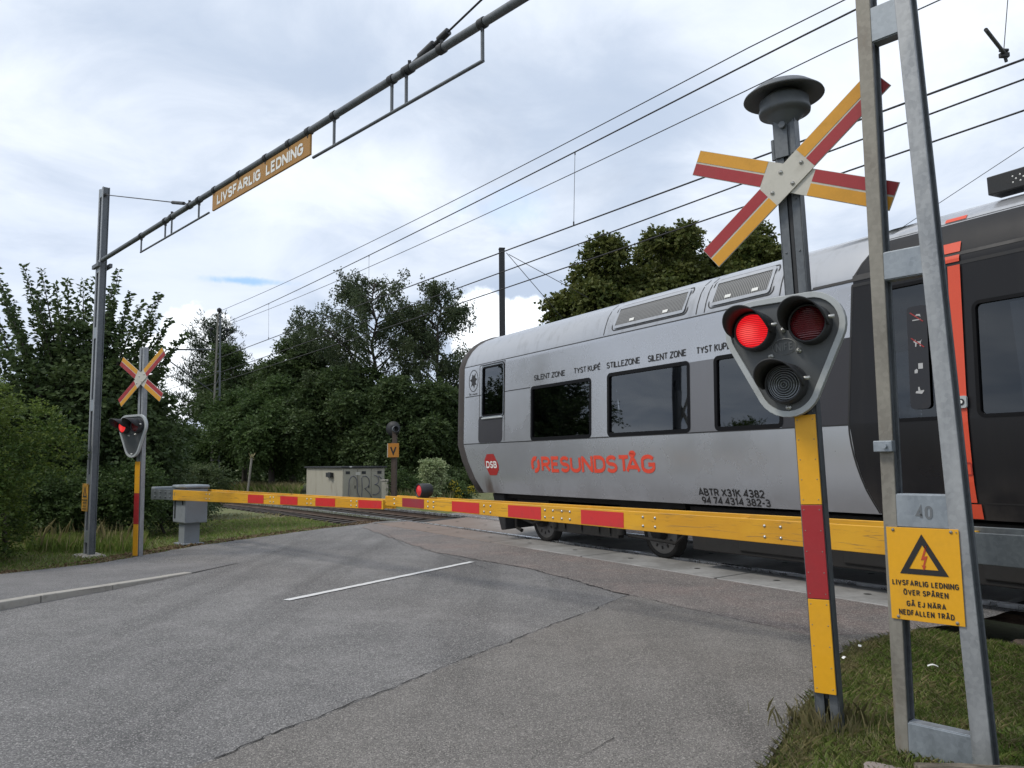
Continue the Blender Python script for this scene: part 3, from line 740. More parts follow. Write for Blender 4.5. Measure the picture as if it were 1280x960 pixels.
def strip_on(mb, u0, u1, w0, w1, out, mi=0, nu=1, nw=4):
    """thin patch following the coach side, with edges"""
    g = [[pt(u0 + (u1 - u0) * i / nu, w0 + (w1 - w0) * j / nw, out) for j in range(nw + 1)] for i in range(nu + 1)]
    vs = [q for row in g for q in row]; m = nw + 1
    mb.add(vs, [(i * m + j, (i + 1) * m + j, (i + 1) * m + j + 1, i * m + j + 1) for i in range(nu) for j in range(nw)], mi, False)
def rounded(u0, u1, w0, w1, r, n=5):
    P = []
    for cx, cz, a in ((u1 - r, w1 - r, 0), (u0 + r, w1 - r, 90), (u0 + r, w0 + r, 180), (u1 - r, w0 + r, 270)):
        for i in range(n + 1):
            t = R(a + 90 * i / n); P.append((cx + r * math.cos(t), cz + r * math.sin(t)))
    return P
def frame_on(mb, u0, u1, w0, w1, r, wd, out, mi=0, depth=.0):
    A = rounded(u0, u1, w0, w1, r); B = rounded(u0 + wd, u1 - wd, w0 + wd, w1 - wd, max(.005, r - wd)); k = len(A)
    vs = [pt(x, z, out) for x, z in A] + [pt(x, z, out) for x, z in B] + [pt(x, z, -.03) for x, z in B]
    fs = [(i, (i + 1) % k, (i + 1) % k + k, i + k) for i in range(k)] + [(i + k, (i + 1) % k + k, (i + 1) % k + 2 * k, i + 2 * k) for i in range(k)]
    mb.add(vs, fs, mi)
for i, (u0, u1, w0, w1) in enumerate(WINS):
    if u0 == -5.42: u0 = -5.30
    mb = MB(); g = [pt(a, w0 - .004 + (w1 - w0 + .008) * j / 6, -.022) for a in (u0 - .004, u1 + .004) for j in range(7)]
    mb.add(g, [(j, j + 7, j + 8, j + 1) for j in range(6)], 0, True)
    win = mb.build('window', M['dark_glass'] if u0 > -5.5 else M['glass'], COACH)
    mb = MB(); frame_on(mb, u0 - .03, u1 + .03, w0 - .012, w1 + .03, .08, .036 if i > 3 else .055, .006)
    mb.build('window_frame', M['window_black'], win)
    if i == 0:
        mb = MB(); frame_on(mb, u0 - .01, u1 + .01, w0 - .01, w1 + .02, .08, .018, .012)
        mb.build('window_rim', M['galv_blue'], win)
        mb = MB(); mb.tube([pt(u0 + .02, w0 - .03, .012), pt(u1 - .02, w0 - .03, .012)], .018, 8); mb.build('sill', M['unit_rim'], win)
    # far side pane
    mb = MB(); g = [Vector((a, -side_v(w0 + (w1 - w0) * j / 6) - .02, w0 + (w1 - w0) * j / 6)) for a in (u0, u1) for j in range(7)]
    mb.add(g, [(j, j + 7, j + 8, j + 1) for j in range(6)], 0, True)
    mb.build('far_window', M['glass'], COACH)
# drawn blind and curtain behind the panes
mb = MB(); mb.box((-11.4, -1.30, 2.60), (1.70, .012, .62)); mb.build('blind', paint('dark_window_blind', (.07, .075, .08), .8), COACH)
mb = MB(); n = 12
vs = [(-8.86 + .58 * i / n + (.10 * (j == 0)) - (.14 * (j == 2)) * (1 - i / n), -1.33 + .02 * math.sin(i * 2.1), 1.98 + .47 * j) for i in range(n + 1) for j in range(3)]
mb.add(vs, [(i * 3 + j, i * 3 + 3 + j, i * 3 + 4 + j, i * 3 + 1 + j) for i in range(n) for j in range(2)], 0, True)
mb.build('curtain', paint('dark_curtain_cloth', (.02, .02, .023), .95), COACH)
def build_seat(u, v):
    mb = MB(); mb.box((u, v, 1.62), (.46, .92, .14)); mb.box((u + .25, v, 2.0), (.12, .92, .8), rot=Matrix.Rotation(R(8), 3, 'Y'))
    for s in (-.24, .24): mb.box((u + .32, v + s, 2.42), (.10, .30, .24))
    mb.build('seat', M['seat'], COACH, bevel=.04)
for u in (-12.0, -10.9, -9.7, -8.6, -7.5, 2.2, 3.2, 4.6, 5.6):
    for v in (-.82, .82): build_seat(u, v)
mb = MB(); mb.lathe([(.07, 0), (.07, .02), (0, .03)], 12, (-3.62, -.95, 3.10), (0, 0, -1))
t = NT('warm_ceiling_lamp'); t.set((.9, .6, .2)); t.put(t.p.inputs['Emission Color'], (1, .62, .16, 1)); t.p.inputs['Emission Strength'].default_value = 10
mb.build('ceiling_lamp', t.m, COACH)

# grey door panel under the small end window, its outline, and the seams along the side
mb = MB(); A = rounded(-14.36, -13.40, 1.965, 2.50, .09); mb.add([pt(x, z, .004) for x, z in A], [tuple(range(len(A)))]); mb.build('end_panel', M['coach_dark'], COACH)
mb = MB()
for w in (1.945, 3.565):
    n = 40; ua = [u_end(w) + (u_black(w) - u_end(w)) * i / n for i in range(n + 1)]
    mb.add([pt(q, w + d, .003) for q in ua for d in (0, .016)], [(2 * i, 2 * i + 2, 2 * i + 3, 2 * i + 1) for i in range(n)])
strip_on(mb, -14.95, -14.25, 2.93, 2.945, .003); strip_on(mb, -13.32, -12.4, 2.93, 2.945, .003)
strip_on(mb, -14.32, -13.3, 3.535, 3.55, .003); strip_on(mb, -14.34, -14.325, 1.97, 3.54, .003); strip_on(mb, -13.335, -13.32, 1.97, 3.54, .003)
strip_on(mb, -5.62, UR, 3.50, 3.535, .004); strip_on(mb, -5.62, UR, 3.60, 3.635, .004)
strip_on(mb, -6.15, -5.2, 3.565, 3.60, .006)
strip_on(mb, -4.32, UR, 1.12, 1.135, .003)
n = 24; wv = [.97 + 3.05 * i / n for i in range(n + 1)]
mb.add([pt(u_black(w) + d, w, .003) for w in wv for d in (-.022, .0)], [(2 * i, 2 * i + 1, 2 * i + 3, 2 * i + 2) for i in range(n)])
for u in (-10.22, -8.12, -7.96, -6.66): strip_on(mb, u, u + .018, 3.60, 4.17, .003, nw=8)
mb.build('panel_seam', M['ink'], COACH)
# greasy edge strip of bright metal below the roof
mb = MB(); strip_on(mb, -5.35, UR, 3.985, 4.04, .006); mb.build('roof_edge', M['roof_silver'], COACH)

def roof_vent(u0, u1):
    mb = MB(); strip_on(mb, u0, u1, 3.70, 3.985, .012, 0, 1, 8)
    o = mb.build('roof_vent', VENT, COACH)
    mb = MB(); frame_on(mb, u0 - .05, u1 + .05, 3.665, 4.02, .05, .045, .022); mb.build('vent_frame', M['roof_silver'], o)
    mb = MB(); frame_on(mb, u0 - .10, u1 + .10, 3.635, 4.05, .08, .016, .006); mb.build('vent_seam', M['ink'], o)
    for f in (.22, .72):
        mb = MB(); uc = u0 + (u1 - u0) * f; strip_on(mb, uc, uc + .11, 3.735, 3.775, .02); mb.build('vent_latch', M['white'], o)
def vent_mat():
    t = NT('roof_vent_grille'); co = t.coord(); sx = t.nd('ShaderNodeSeparateXYZ'); t.L.new(co, sx.inputs[0])
    w = t.nd('ShaderNodeMath', operation='SINE'); t.L.new(t.mul(sx.outputs[0], 200.0), w.inputs[0])
    c = t.mix(t.ss(w.outputs[0], -.3, .5), (.05, .05, .05), (.24, .24, .235))
    return t.set(c, .55, .2)
VENT = vent_mat()
roof_vent(-9.93, -8.40); roof_vent(-7.80, -6.86)

# lettering
def side_text(name, items, mat, out=.005, t=.17):
    mb = MB()
    for body, u0, u1, w0, w1 in items: put_text(mb, body, u0, u1, w0, w1, lambda x, z, l: pt(x, z, out + l), 0, t, .075)
    return mb.build(name, mat, COACH, fix=False)
for it in [('SILENT ZONE', -12.27, -11.28, 3.05, 3.15), ('TYST KUPÉ', -11.02, -10.28, 3.05, 3.15), ('STILLEZONE', -10.12, -9.30, 3.045, 3.145),
    ('SILENT ZONE', -9.12, -8.30, 3.04, 3.14), ('TYST KUPÉ', -8.10, -7.47, 3.035, 3.135), ('STILLEZONE', -7.28, -6.5, 3.035, 3.135)]:
    side_text('quiet_zone_lettering', [it], M['ink'], t=.175)
side_text('operator_lettering', [('RESUNDST', -12.06, -9.60, 1.385, 1.665), ('ÅG', -9.70, -9.02, 1.385, 1.665)], M['letter_red'], t=.215)
mb = MB()      # the first letter: a ring broken by a slanting gap
cu, cw = -12.255, 1.525
for a0, a1 in ((68, 222), (252, 402)):
    A = [R(a0 + (a1 - a0) * i / 14) for i in range(15)]
    vs = [pt(cu + .145 * math.cos(q), cw + .15 * math.sin(q), .005) for q in A] + [pt(cu + .068 * math.cos(q), cw + .075 * math.sin(q), .005) for q in A]
    mb.add(vs, [(i, i + 1, i + 16, i + 15) for i in range(14)])
mb.build('ring_letter', M['letter_red'], COACH, fix=False)
side_text('coach_number', [('ABTR X31K 4382', -8.20, -7.04, 1.085, 1.19), ('94 74 4314 382-3', -8.16, -6.97, .975, 1.075)], M['ink'], t=.18)
mb = MB(); mb.add([pt(-13.86 + x, 1.525 + z, .004) for x, z in ((-.27, .10), (-.17, .21), (.10, .21), (.27, .0), (.27, -.10), (.17, -.21), (-.10, -.21), (-.27, 0))], [tuple(range(8))])
badge = mb.build('badge', M['dsb_red'], COACH, fix=False)
mb = MB(); put_text(mb, 'DSB', -14.07, -13.65, 1.455, 1.595, lambda x, z, l: pt(x, z, .007 + l), 0, .21); mb.build('badge_lettering', M['white'], badge, fix=False)
# bird emblem in an oval with two lines of small writing
mb = MB(); cu, cw = -14.60, 3.26
A = np.linspace(0, 2 * math.pi, 28, endpoint=False)
vs = [pt(cu + .20 * math.cos(q), cw + .23 * math.sin(q), .004) for q in A] + [pt(cu + .185 * math.cos(q), cw + .215 * math.sin(q), .004) for q in A]
mb.add(vs, [(i, (i + 1) % 28, (i + 1) % 28 + 28, i + 28) for i in range(28)])
bird = [(-.15, .02), (-.08, .05), (-.05, .14), (.02, .10), (.08, .16), (.07, .06), (.15, .03), (.08, -.02), (.13, -.10), (.05, -.08), (.03, -.16), (-.03, -.08), (-.10, -.12), (-.07, -.03)]
mb.add([pt(cu + x, cw + z, .004) for x, z in bird], [tuple(range(len(bird)))])
put_text(mb, 'Bo', -14.78, -14.69, 2.965, 3.01, lambda x, z, l: pt(x, z, .004 + l), 0, .16); put_text(mb, 'mejse', -14.65, -14.43, 2.965, 3.01, lambda x, z, l: pt(x, z, .004 + l), 0, .16); 
mb.build('bird_emblem', M['ink'], COACH, fix=False)

# door section: red edge, handles and pictograms
mb = MB(); strip_on(mb, -4.51, -4.385, 1.135, 3.50, .02, 0, 1, 12); strip_on(mb, -4.51, -4.35, .975, 1.12, .02)
strip_on(mb, -4.60, -4.39, 3.535, 3.60, .016); strip_on(mb, -4.60, -4.39, 3.635, 3.74, .012)
red = mb.build('red_door_edge', M['coach_red'], COACH, bevel=0)
mb = MB(); strip_on(mb, -4.62, -4.40, 3.99, 4.03, .012); mb.build('red_roof_mark', M['coach_red'], COACH)
mb = MB(); A = rounded(-4.475, -4.375, 2.06, 2.18, .02); mb.prism(A, .02, .045, 0, lambda x, y, z: pt(x, z, y)); b = mb.build('door_button', M['unit_rim'], COACH)
mb = MB(); mb.prism([(-4.425 + .03 * math.cos(q), 2.12 + .03 * math.sin(q)) for q in A_] if False else [(-4.425 + .032 * math.cos(q), 2.12 + .032 * math.sin(q)) for q in np.linspace(0, 6.28, 14, endpoint=False)], .046, .052, 0, lambda x, y, z: pt(x, z, y)); mb.build('button_ring', M['ink'], b)
mb = MB(); mb.prism([(-4.425 + .018 * math.cos(q), 2.12 + .018 * math.sin(q)) for q in np.linspace(0, 6.28, 12, endpoint=False)], .053, .056, 0, lambda x, y, z: pt(x, z, y)); mb.build('button_dot', M['white'], b)
mb = MB(); frame_on(mb, -4.455, -4.385, 1.40, 1.53, .02, .014, .026); mb.build('door_handle', paint('dark_red_recess', (.35, .03, .02), .5), COACH)
mb = MB(); A = rounded(-4.98, -4.76, 2.08, 3.16, .05); mb.add([pt(x, z, .004) for x, z in A], [tuple(range(len(A)))]); notice = mb.build('pictogram_panel', paint('dark_pictogram_panel', (.014, .014, .018), .4, amount=.1), COACH, fix=False)
mb = MB()
picts = {}
def shp(P, cx, cz, s=.78): picts.setdefault(cz, MB()).add([pt(cx + x * s, cz + z * s, .008) for x, z in P], [tuple(range(len(P)))])
c0 = -4.87
shp([(-.06, -.03), (.06, -.03), (.06, -.015), (-.06, -.015)], c0, 3.03); shp([(-.03, .02), (.0, .055), (.05, .05), (.06, .01), (.03, .03), (0, .03)], c0, 3.03)
shp([(-.06, .02), (-.03, .05), (-.02, .02), (.04, .02), (.06, .04), (.045, .0), (.045, -.05), (.03, -.05), (.025, -.01), (-.015, -.01), (-.02, -.05), (-.035, -.05), (-.035, .0)], c0, 2.77)
shp([(-.005, -.005), (.06, -.005), (.06, .07), (-.005, .07)], c0, 2.50); shp([(-.06, -.06), (-.02, -.06), (-.01, -.02), (-.03, .0), (-.06, -.02)], c0, 2.50)
shp([(-.06, -.03), (.03, -.045), (.06, -.01), (.06, .005), (-.05, -.005)], c0, 2.27); shp([(-.02, .0), (.01, 0), (.0, .05), (-.02, .05)], c0, 2.27)
for q in picts.values(): q.build('pictogram', paint('greyish_pictogram', (.42, .42, .42), .5), notice, fix=False)
for cz in (3.04, 2.77):
    mb = MB(); mb.add([pt(c0 - .075, cz + .055, .010), pt(c0 - .065, cz + .06, .010), pt(c0 + .075, cz - .05, .010), pt(c0 + .065, cz - .055, .010)], [(0, 1, 2, 3)])
    mb.build('prohibition_bar', M['dsb_red'], notice, fix=False)
# destination equipment box on the roof
mb = MB(); mb.box((-2.4, -.86, 4.30), (3.7, .25, .19)); rb = mb.build('roof_box', M['black'], COACH, bevel=.01)
mb = MB()
for i in range(40):
    for j in range(3): mb.lathe([(.009, 0), (0, .004)], 6, (-4.0 + i * .07 + .03 * (j % 2), -.986, 4.27 + j * .03), (0, -1, 0))
mb.build('box_studs', M['white'], rb)

# rubber gangway ring round the coach end
def build_ring():
    mb = MB(); loop = [(w, v) for w, v in PROF] + [(w, -v) for w, v in PROF[::-1]]
    secs = [(.015, .004), (-.06, .022), (-.16, .022), (-.25, .0), (-.30, -.06), (-.30, -.24), (-.1, -.26)]; k = len(loop); vs = []
    cw = 2.6
    for du, off in secs:
        for w, v in loop:
            L = math.hypot(v, w - cw); f = 1 + off / L
            vs.append((u_end(w) + du, v * f, cw + (w - cw) * f))
    for i in range(len(secs) - 1):
        for j in range(k): mb.f.append([i * k + j, i * k + (j + 1) % k, (i + 1) * k + (j + 1) % k, (i + 1) * k + j]); mb.m.append(0); mb.s.append(True)
    mb.v = vs; mb.build('gangway_ring', M['rubber'], COACH)
    mb = MB(); mb.box((-14.75, 0, 2.5), (.3, 1.3, 2.3)); mb.build('end_door', M['coach_dark'], COACH)
build_ring()

# running gear
mb = MB(); mb.add([(-14.3, -1.25, .93), (-13.85, -1.25, .93), (-13.85, -1.25, .22), (-14.02, -1.25, .20), (-14.3, 1.25, .93), (-13.85, 1.25, .93), (-13.85, 1.25, .22), (-14.02, 1.25, .20)], [(0, 1, 2, 3), (4, 7, 6, 5), (0, 4, 5, 1), (1, 5, 6, 2), (2, 6, 7, 3), (3, 7, 4, 0)])
mb.build('end_skirt', M['black'], COACH, bevel=.02)
def wheel(u, sv):
    mb = MB(); ax = (0, sv, 0); o = (u, sv * .70, .42)
    mb.lathe([(.36, 0), (.455, 0), (.455, .03), (.42, .04), (.42, .13), (.36, .135), (.33, .11), (.30, .11)], 36, o, ax)
    w = mb.build('wheel', M['under'], COACH)
    mb = MB(); mb.lathe([(.355, .118), (.335, .128), (.16, .128), (.14, .118)], 36, o, ax)
    d = mb.build('brake_disc', M['wheel_steel'], w)
    mb = MB()
    for i in range(12):
        q = 2 * math.pi * i / 12; mb.box((u + .25 * math.cos(q), sv * .832, .42 + .25 * math.sin(q)), (.05, .012, .028), rot=Matrix.Rotation(-q, 3, 'Y'))
    mb.build('disc_slot', M['ink'], d)
    mb = MB(); mb.lathe([(.13, .0), (.13, .24), (.10, .27), (0, .27)], 16, o, ax); mb.build('axle_box', M['under'], w)
for u in (-13.05, -9.72):
    for sv in (-1, 1): wheel(u, sv)
mb = MB()
for sv in (-1, 1):
    y = sv * 1.02
    mb.box((-11.4, y, .62), (2.3, .16, .22)); mb.box((-11.45, y, .42), (1.9, .12, .28)); mb.box((-13.0, y, .72), (1.1, .2, .22)); mb.box((-9.75, y, .72), (1.2, .2, .24))
    mb.tube([(-12.3, y - .06, .75), (-12.3, y - .06, .35)], .07, 12); mb.tube([(-10.4, y - .06, .75), (-10.4, y - .06, .35)], .07, 12)
    mb.tube([(-13.9, y, .5), (-13.2, y + .02, .36), (-12.6, y, .52)], .03, 8); mb.tube([(-10.3, y, .34), (-9.2, y, .30), (-8.9, y, .5)], .028, 8)
    mb.tube([(-13.75, y, .8), (-13.8, y, .25), (-13.6, y, .2)], .04, 8)
    for q in (-12.0, -11.5, -11.0, -10.7): mb.box((q, y - .085 * 1, .45), (.05, .02, .2))
mb.box((-11.4, 0, .62), (3.9, 1.7, .24))
for u in (-13.05, -9.72): mb.tube([(u, -.7, .42), (u, .7, .42)], .085, 12)
mb.build('bogie', M['under'], COACH, bevel=.015)
mb = MB(); mb.box((-.9, 0, .60), (15.4, 2.5, .62)); mb.box((-7.9, .1, .70), (1.4, 2.2, .4)); 
for i in range(9): mb.box((-7.0 + i * 1.6, -1.262, .6), (1.4, .03, .5))
mb.build('underframe', M['under'], COACH, bevel=.03)
mb = MB(); mb.box((-11.4, 0, .9), (5.2, 2.3, .12)); mb.build('underfloor', M['under'], COACH)

# ------------------------------------------------------------------ level crossing signals
def hull(cs, r, n=10):
    """outline round three circles: upper right, upper left, bottom"""
    P = []
    for (cx, cz), (a0, a1) in zip(cs, ((-30, 90), (90, 210), (210, 330))):
        for i in range(n + 1):
            q = R(a0 + (a1 - a0) * i / n); P.append((cx + r * math.cos(q), cz + r * math.sin(q)))
    return P
def crossing_signal(loc, az, lean, label, bell, cross, lit, strips, lamps=3):
    root = empty('crossing_signal', loc, -R(az), lean)
    tag(root, label, 'crossing signal', 'level crossing signals')
    px0 = .015
    mb = MB()
    ztop = 3.70
    for sx in (-.041, .041):
        mb.box((px0 + sx, -.035, ztop / 2 - .1), (.052, .008, ztop + .2)); mb.box((px0 + sx * 1.6, .0, ztop / 2 - .1), (.008, .078, ztop + .2)); mb.box((px0 + sx, .035, ztop / 2 - .1), (.052, .008, ztop + .2))
    mb.box((px0, .0, ztop / 2), (.02, .06, ztop - .3), 1)
    for k in range(10):
        for sx in (-.041, .041): mb.lathe([(.007, 0), (.006, .004), (0, .005)], 8, (px0 + sx, -.039, .5 + k * .33), (0, -1, 0))
    mb.build('post', [M['galv_dark'] if bell else M['galv'], M['black']], root)
    for z0, z1, mt in strips:
        mb = MB(); mb.box((px0 + .005, -.064, (z0 + z1) / 2), (.122, .012, z1 - z0 - .004)); p = mb.build('marker_strip', M[mt], root, bevel=.002)
        mb = MB()
        for k in range(5):
            for sx in (-.045, .045): mb.lathe([(.0038, 0), (.003, .002), (0, .003)], 8, (px0 + .005 + sx, -.070, z0 + .03 + (z1 - z0 - .06) * k / 4), (0, -1, 0))
        mb.build('rivet', M['galv_brown'], p)
    if strips:
        zs, ze = strips[0][0], strips[-1][1]; mb = MB(); mb.box((px0, -.050, (zs + ze) / 2), (.128, .014, ze - zs)); mb.build('strip_backing', M['galv_dark'], root)
    # lamp unit
    L = [(.120, 2.325), (-.215, 2.325), (-.045, 1.985)]
    mb = MB(); A, B = hull(L, .198), hull(L, .162); k = len(A)
    mb.add([(x, -.145, z) for x, z in A] + [(x, -.145, z) for x, z in B] + [(x, -.125, z) for x, z in B] + [(x, -.105, z) for x, z in A], [(i, (i + 1) % k, (i + 1) % k + k, i + k) for i in range(k)] + [(i + k, (i + 1) % k + k, (i + 1) % k + 2 * k, i + 2 * k) for i in range(k)] + [(i, i + 3 * k, (i + 1) % k + 3 * k, (i + 1) % k) for i in range(k)])
    rim = mb.build('backplate_rim', M['unit_rim'], root, bevel=.003)
    mb = MB(); mb.prism(hull(L, .163), -.128, -.108); mb.prism(hull(L, .19), -.106, -.09)
    plate = mb.build('backplate', M['unit'], root)
    mb = MB(); mb.box((px0 - .06, -.06, 2.2), (.16, .09, .22)); mb.build('bracket', M['galv_dark'], root, bevel=.006)
    for i, (x, z) in enumerate(L[:lamps]):
        r = .112; mb = MB(); mb.lathe([(r + .01, .126), (r + .008, .19), (r + .002, .215), (r - .008, .222), (r - .010, .20)], 40, (x, 0, z), (0, -1, 0))
        hs = mb.build('lamp_housing', M['hood'], root)
        mb = MB(); mb.lathe([(r - .009, .20), (r * .7, .222), (r * .35, .232), (0, .235)], 40, (x, 0, z), (0, -1, 0))
        mb.build('lens', M['lens_clear'] if i == 2 else (M[lit] if i == 1 else M['lens_red']), hs)
        mb = MB(); n = 28; vs = []
        for j in range(n + 1):
            q = R(-12 + 204 * j / n); f = math.sin(math.pi * j / n) ** .55; ln = .015 + .215 * f
            for rr in (r + .012, r + .005):
                for dd in (0, 1): vs.append((x + rr * math.cos(q) * (1 + .06 * dd), -.20 - ln * dd, z + rr * math.sin(q) * (1 + .03 * dd)))
        fs = []
        for j in range(n):
            a, b = j * 4, j * 4 + 4
            fs += [(a, b, b + 1, a + 1), (a + 2, a + 3, b + 3, b + 2), (a + 1, b + 1, b + 3, a + 3), (a, a + 2, b + 2, b)]
        mb.add(vs, fs, 0, True); mb.build('hood', M['hood'], hs)
        mb = MB(); mb.lathe([(.012, 0), (.012, .03), (0, .034)], 8, (x + r + .012, -.205, z + .02), (1, 0, 0)); mb.build('wing_nut', M['bolt'], hs)
    mb = MB()
    for x, z in ((-.05, 2.315), (-.135, 2.165), (.035, 2.18), (-.05, 1.845)): mb.lathe([(.017, 0), (.017, .012), (.010, .012), (.010, .028), (0, .03)], 8, (x, -.128, z), (0, -1, 0))
    mb.build('plate_bolt', M['bolt'], plate)
    mb = MB(); n = 28; ang = np.linspace(0, 2 * math.pi, n, endpoint=False); ox, oz = -.05, 2.215
    vs = [(ox + .075 * math.cos(q), -.131, oz + .052 * math.sin(q)) for q in ang] + [(ox + .068 * math.cos(q), -.134, oz + .046 * math.sin(q)) for q in ang]
    mb.add(vs, [(i, (i + 1) % n, (i + 1) % n + n, i + n) for i in range(n)])
    put_text(mb, 'NIFE', ox - .052, ox + .052, oz - .024, oz + .024, lambda x, z, l: (x, -.132 - l, z), 0, .15)
    mb.build('maker_oval', paint('raised_grey_casting', (.15, .155, .155), .5), plate, fix=False)
    # crossbuck
    cx, cz, ang1, ang2 = cross
    for k, ag in enumerate((ang2, ang1)):
        yb = -.085 - .012 * k; ca, sa = math.cos(R(ag)), math.sin(R(ag)); hw = .083; h0, hl = (.665, .735) if k else (.645, .65)
        def P(t, s, y): return (cx + t * ca - s * sa, y, cz + t * sa + s * ca)
        def slab(mbx, t0, t1, s0, s1, y0, y1): mbx.add([P(t0, s0, y0), P(t1, s0, y0), P(t1, s1, y0), P(t0, s1, y0), P(t0, s0, y1), P(t1, s0, y1), P(t1, s1, y1), P(t0, s1, y1)], [(0, 1, 2, 3), (4, 7, 6, 5), (0, 4, 5, 1), (1, 5, 6, 2), (2, 6, 7, 3), (3, 7, 4, 0)])
        mb = MB(); slab(mb, -h0, hl, -hw, hw, yb, yb + .008); arm = mb.build('crossbuck_arm', M['ivory'], root)
        for t0, t1 in ((-h0 + .003, -.155), (.155, hl - .003)):
            for s0, s1, up in ((.006, hw - .003, True), (-hw + .003, -.006, False)):
                amber = up if (t0 > 0) == (k == 1) or (k == 0 and t0 < 0) else not up
                if k == 0: amber = up if t0 < 0 else not up
                else: amber = up if t0 > 0 else not up
                mb = MB(); slab(mb, t0, t1, s0, s1, yb - .002, yb + .003); mb.build('amber_panel' if amber else 'red_panel', M['amber'] if amber else M['sign_red'], arm)
        if k == 1:
            for t_, s_ in ((-.12, .0), (.0, -.055), (.0, .055), (.12, .0)):
                mb = MB(); q = P(t_, s_, yb); mb.lathe([(.013, 0), (.013, .006), (0, .012)], 10, q, (0, -1, 0)); mb.build('arm_bolt', M['bolt'], arm)
    if bell:
        mb = MB(); mb.lathe([(.0, 3.955), (.03, 3.95), (.09, 3.925), (.175, 3.885), (.242, 3.832), (.246, 3.822), (.238, 3.820), (.16, 3.85), (.0, 3.87)], 44, (px0, 0, 0), (0, 0, 1)); b = mb.build('bell_cap', M['bell'], root)
        mb = MB(); mb.lathe([(.05, 3.63), (.105, 3.69), (.125, 3.71), (.155, 3.715), (.158, 3.735), (.15, 3.76), (.15, 3.80), (.09, 3.85)], 44, (px0, 0, 0), (0, 0, 1)); mb.build('bell_body', M['bell'], b)
        mb = MB(); mb.box((px0 - .02, -.047, 3.57), (.085, .012, .30)); mb.box((px0 + .055, -.02, 3.53), (.03, .07, .20)); mb.lathe([(.022, 0), (.022, .03)], 8, (px0 + .0, -.05, 3.62), (0, -1, 0)); mb.tube([(px0 - .075, -.03, 3.55), (px0 - .075, -.03, 3.42)], .016, 8)
        mb.build('bell_bracket', M['galv_dark'], b, bevel=.003)
    return root
sig_near = crossing_signal(gr(1035, 905), 38, -.03, 'near level crossing signal with lit red lamp, tilted cross and bell cap', True,
                           (.028, 3.265, 38, -24), 'lens_lit', [(.185, .72, 'yellow_sign'), (.72, 1.265, 'sign_red'), (1.265, 1.80, 'yellow_sign')])
lp = gr(172, 695) + Vector((0, 0, -.12))
sig_far = crossing_signal(lp, 29, -.012, 'crossing signal without bell standing on the grass verge across the road beside the steel mast', False,
                          (.07, 3.14, 36, -33), 'lens_lit_small', [(.13, .66, 'amber'), (.66, 1.18, 'sign_red'), (1.18, 1.72, 'amber')], 2)

# ------------------------------------------------------------------ masts carrying the warning beam
def ladder_mast(loc, az, label, legs, height, battens, depth, mats, foot):
    root = empty('ladder_mast', loc, -R(az)); tag(root, label, 'mast', 'masts of the warning beam')
    def leg(l0, r0, l1, r1):
        # channel section: web facing the front, flanges running back, open on the inner side
        mb = MB(); n = 6
        t = .014
        def quad(xa0, xb0, xa1, xb1, y0, y1, mi):
            vs = [(xa0, y0, -.15), (xb0, y0, -.15), (xb0, y1, -.15), (xa0, y1, -.15), (xa1, y0, height), (xb1, y0, height), (xb1, y1, height), (xa1, y1, height)]
            mb.add(vs, [(0, 1, 2, 3), (4, 7, 6, 5), (0, 4, 5, 1), (1, 5, 6, 2), (2, 6, 7, 3), (3, 7, 4, 0)], mi)
        quad(l0, r0, l1, r1, 0, t, 0)
        quad(l0, l0 + t, l1, l1 + t, t + .001, depth, 0); quad(l0 + t + .001, r0, l1 + t + .001, r1, depth - t, depth, 1)
        quad(r0 - t * 2.2, r0 - t * 1.2, r1 - t * 2.2, r1 - t * 1.2, t + .001, depth - t - .001, 1)  # dark inset plate paints in the shade inside the open channel
        return mb
    for i, q in enumerate(legs): leg(*q).build('leg', [mats[i], M['galv_dark']], root, bevel=.004)
    def xl(z, i, j): q = legs[i]; return q[j] + (q[j + 2] - q[j]) * (z + .15) / (height + .15)
    for z0, z1 in battens:
        mb = MB(); zm = (z0 + z1) / 2; a0, a1 = xl(z0, 0, 1), xl(z1, 0, 1); b0, b1 = xl(z0, 1, 0), xl(z1, 1, 0)
        mb.prism([(a0 - .002, z0), (b0 + .002, z0), (b1 + .002, z1), (a1 - .002, z1)], .004, .012)
        for z in (z0, z1): mb.box(((xl(z, 0, 1) + xl(z, 1, 0)) / 2, .012 + (depth - .03) / 2, z), (xl(z, 1, 0) - xl(z, 0, 1), depth - .03, .010))
        mb.build('batten', M['galv_blue'], root, bevel=.002)
    return root
mast_near = ladder_mast(gr(1180, 952), 47.5, 'tall galvanized ladder mast close at the right, carrying the square yellow warning plate',
    [(-.240, -.172, -.245, -.155), (.142, .232, -.125, -.045)], 6.5, [(-.02, .15), (1.17, 1.34), (2.52, 2.67), (3.90, 4.10), (5.3, 5.5)], .105, [M['galv_brown'], M['galv']], None)
mb = MB(); mb.box((-.205, -.02, 1.60), (.10, .05, .06)); mb.lathe([(.014, 0), (.014, .02)], 6, (-.19, -.045, 1.6), (0, -1, 0)); mb.build('clamp', M['galv_blue'], mast_near, bevel=.004)
mb = MB(); put_text(mb, '40', -.070, .015, 1.215, 1.285, lambda x, z, l: (x, .0015 - l, z), 0, .18); mb.build('painted_number', paint('faded_stencil', (.13, .14, .15), .6), mast_near, fix=False)
mast_far = ladder_mast(gr(107, 693), 47.5, 'slender grey ladder mast on a concrete foot beside the hedge on the verge',
    [(-.15, -.08, -.14, -.08), (.06, .13, .05, .11)], 6.57, [(.2, .4), (1.2, 1.38), (2.5, 2.7), (3.8, 4.0), (5.0, 5.2), (6.4, 6.55)], .12, [M['galv'], M['galv']], None)
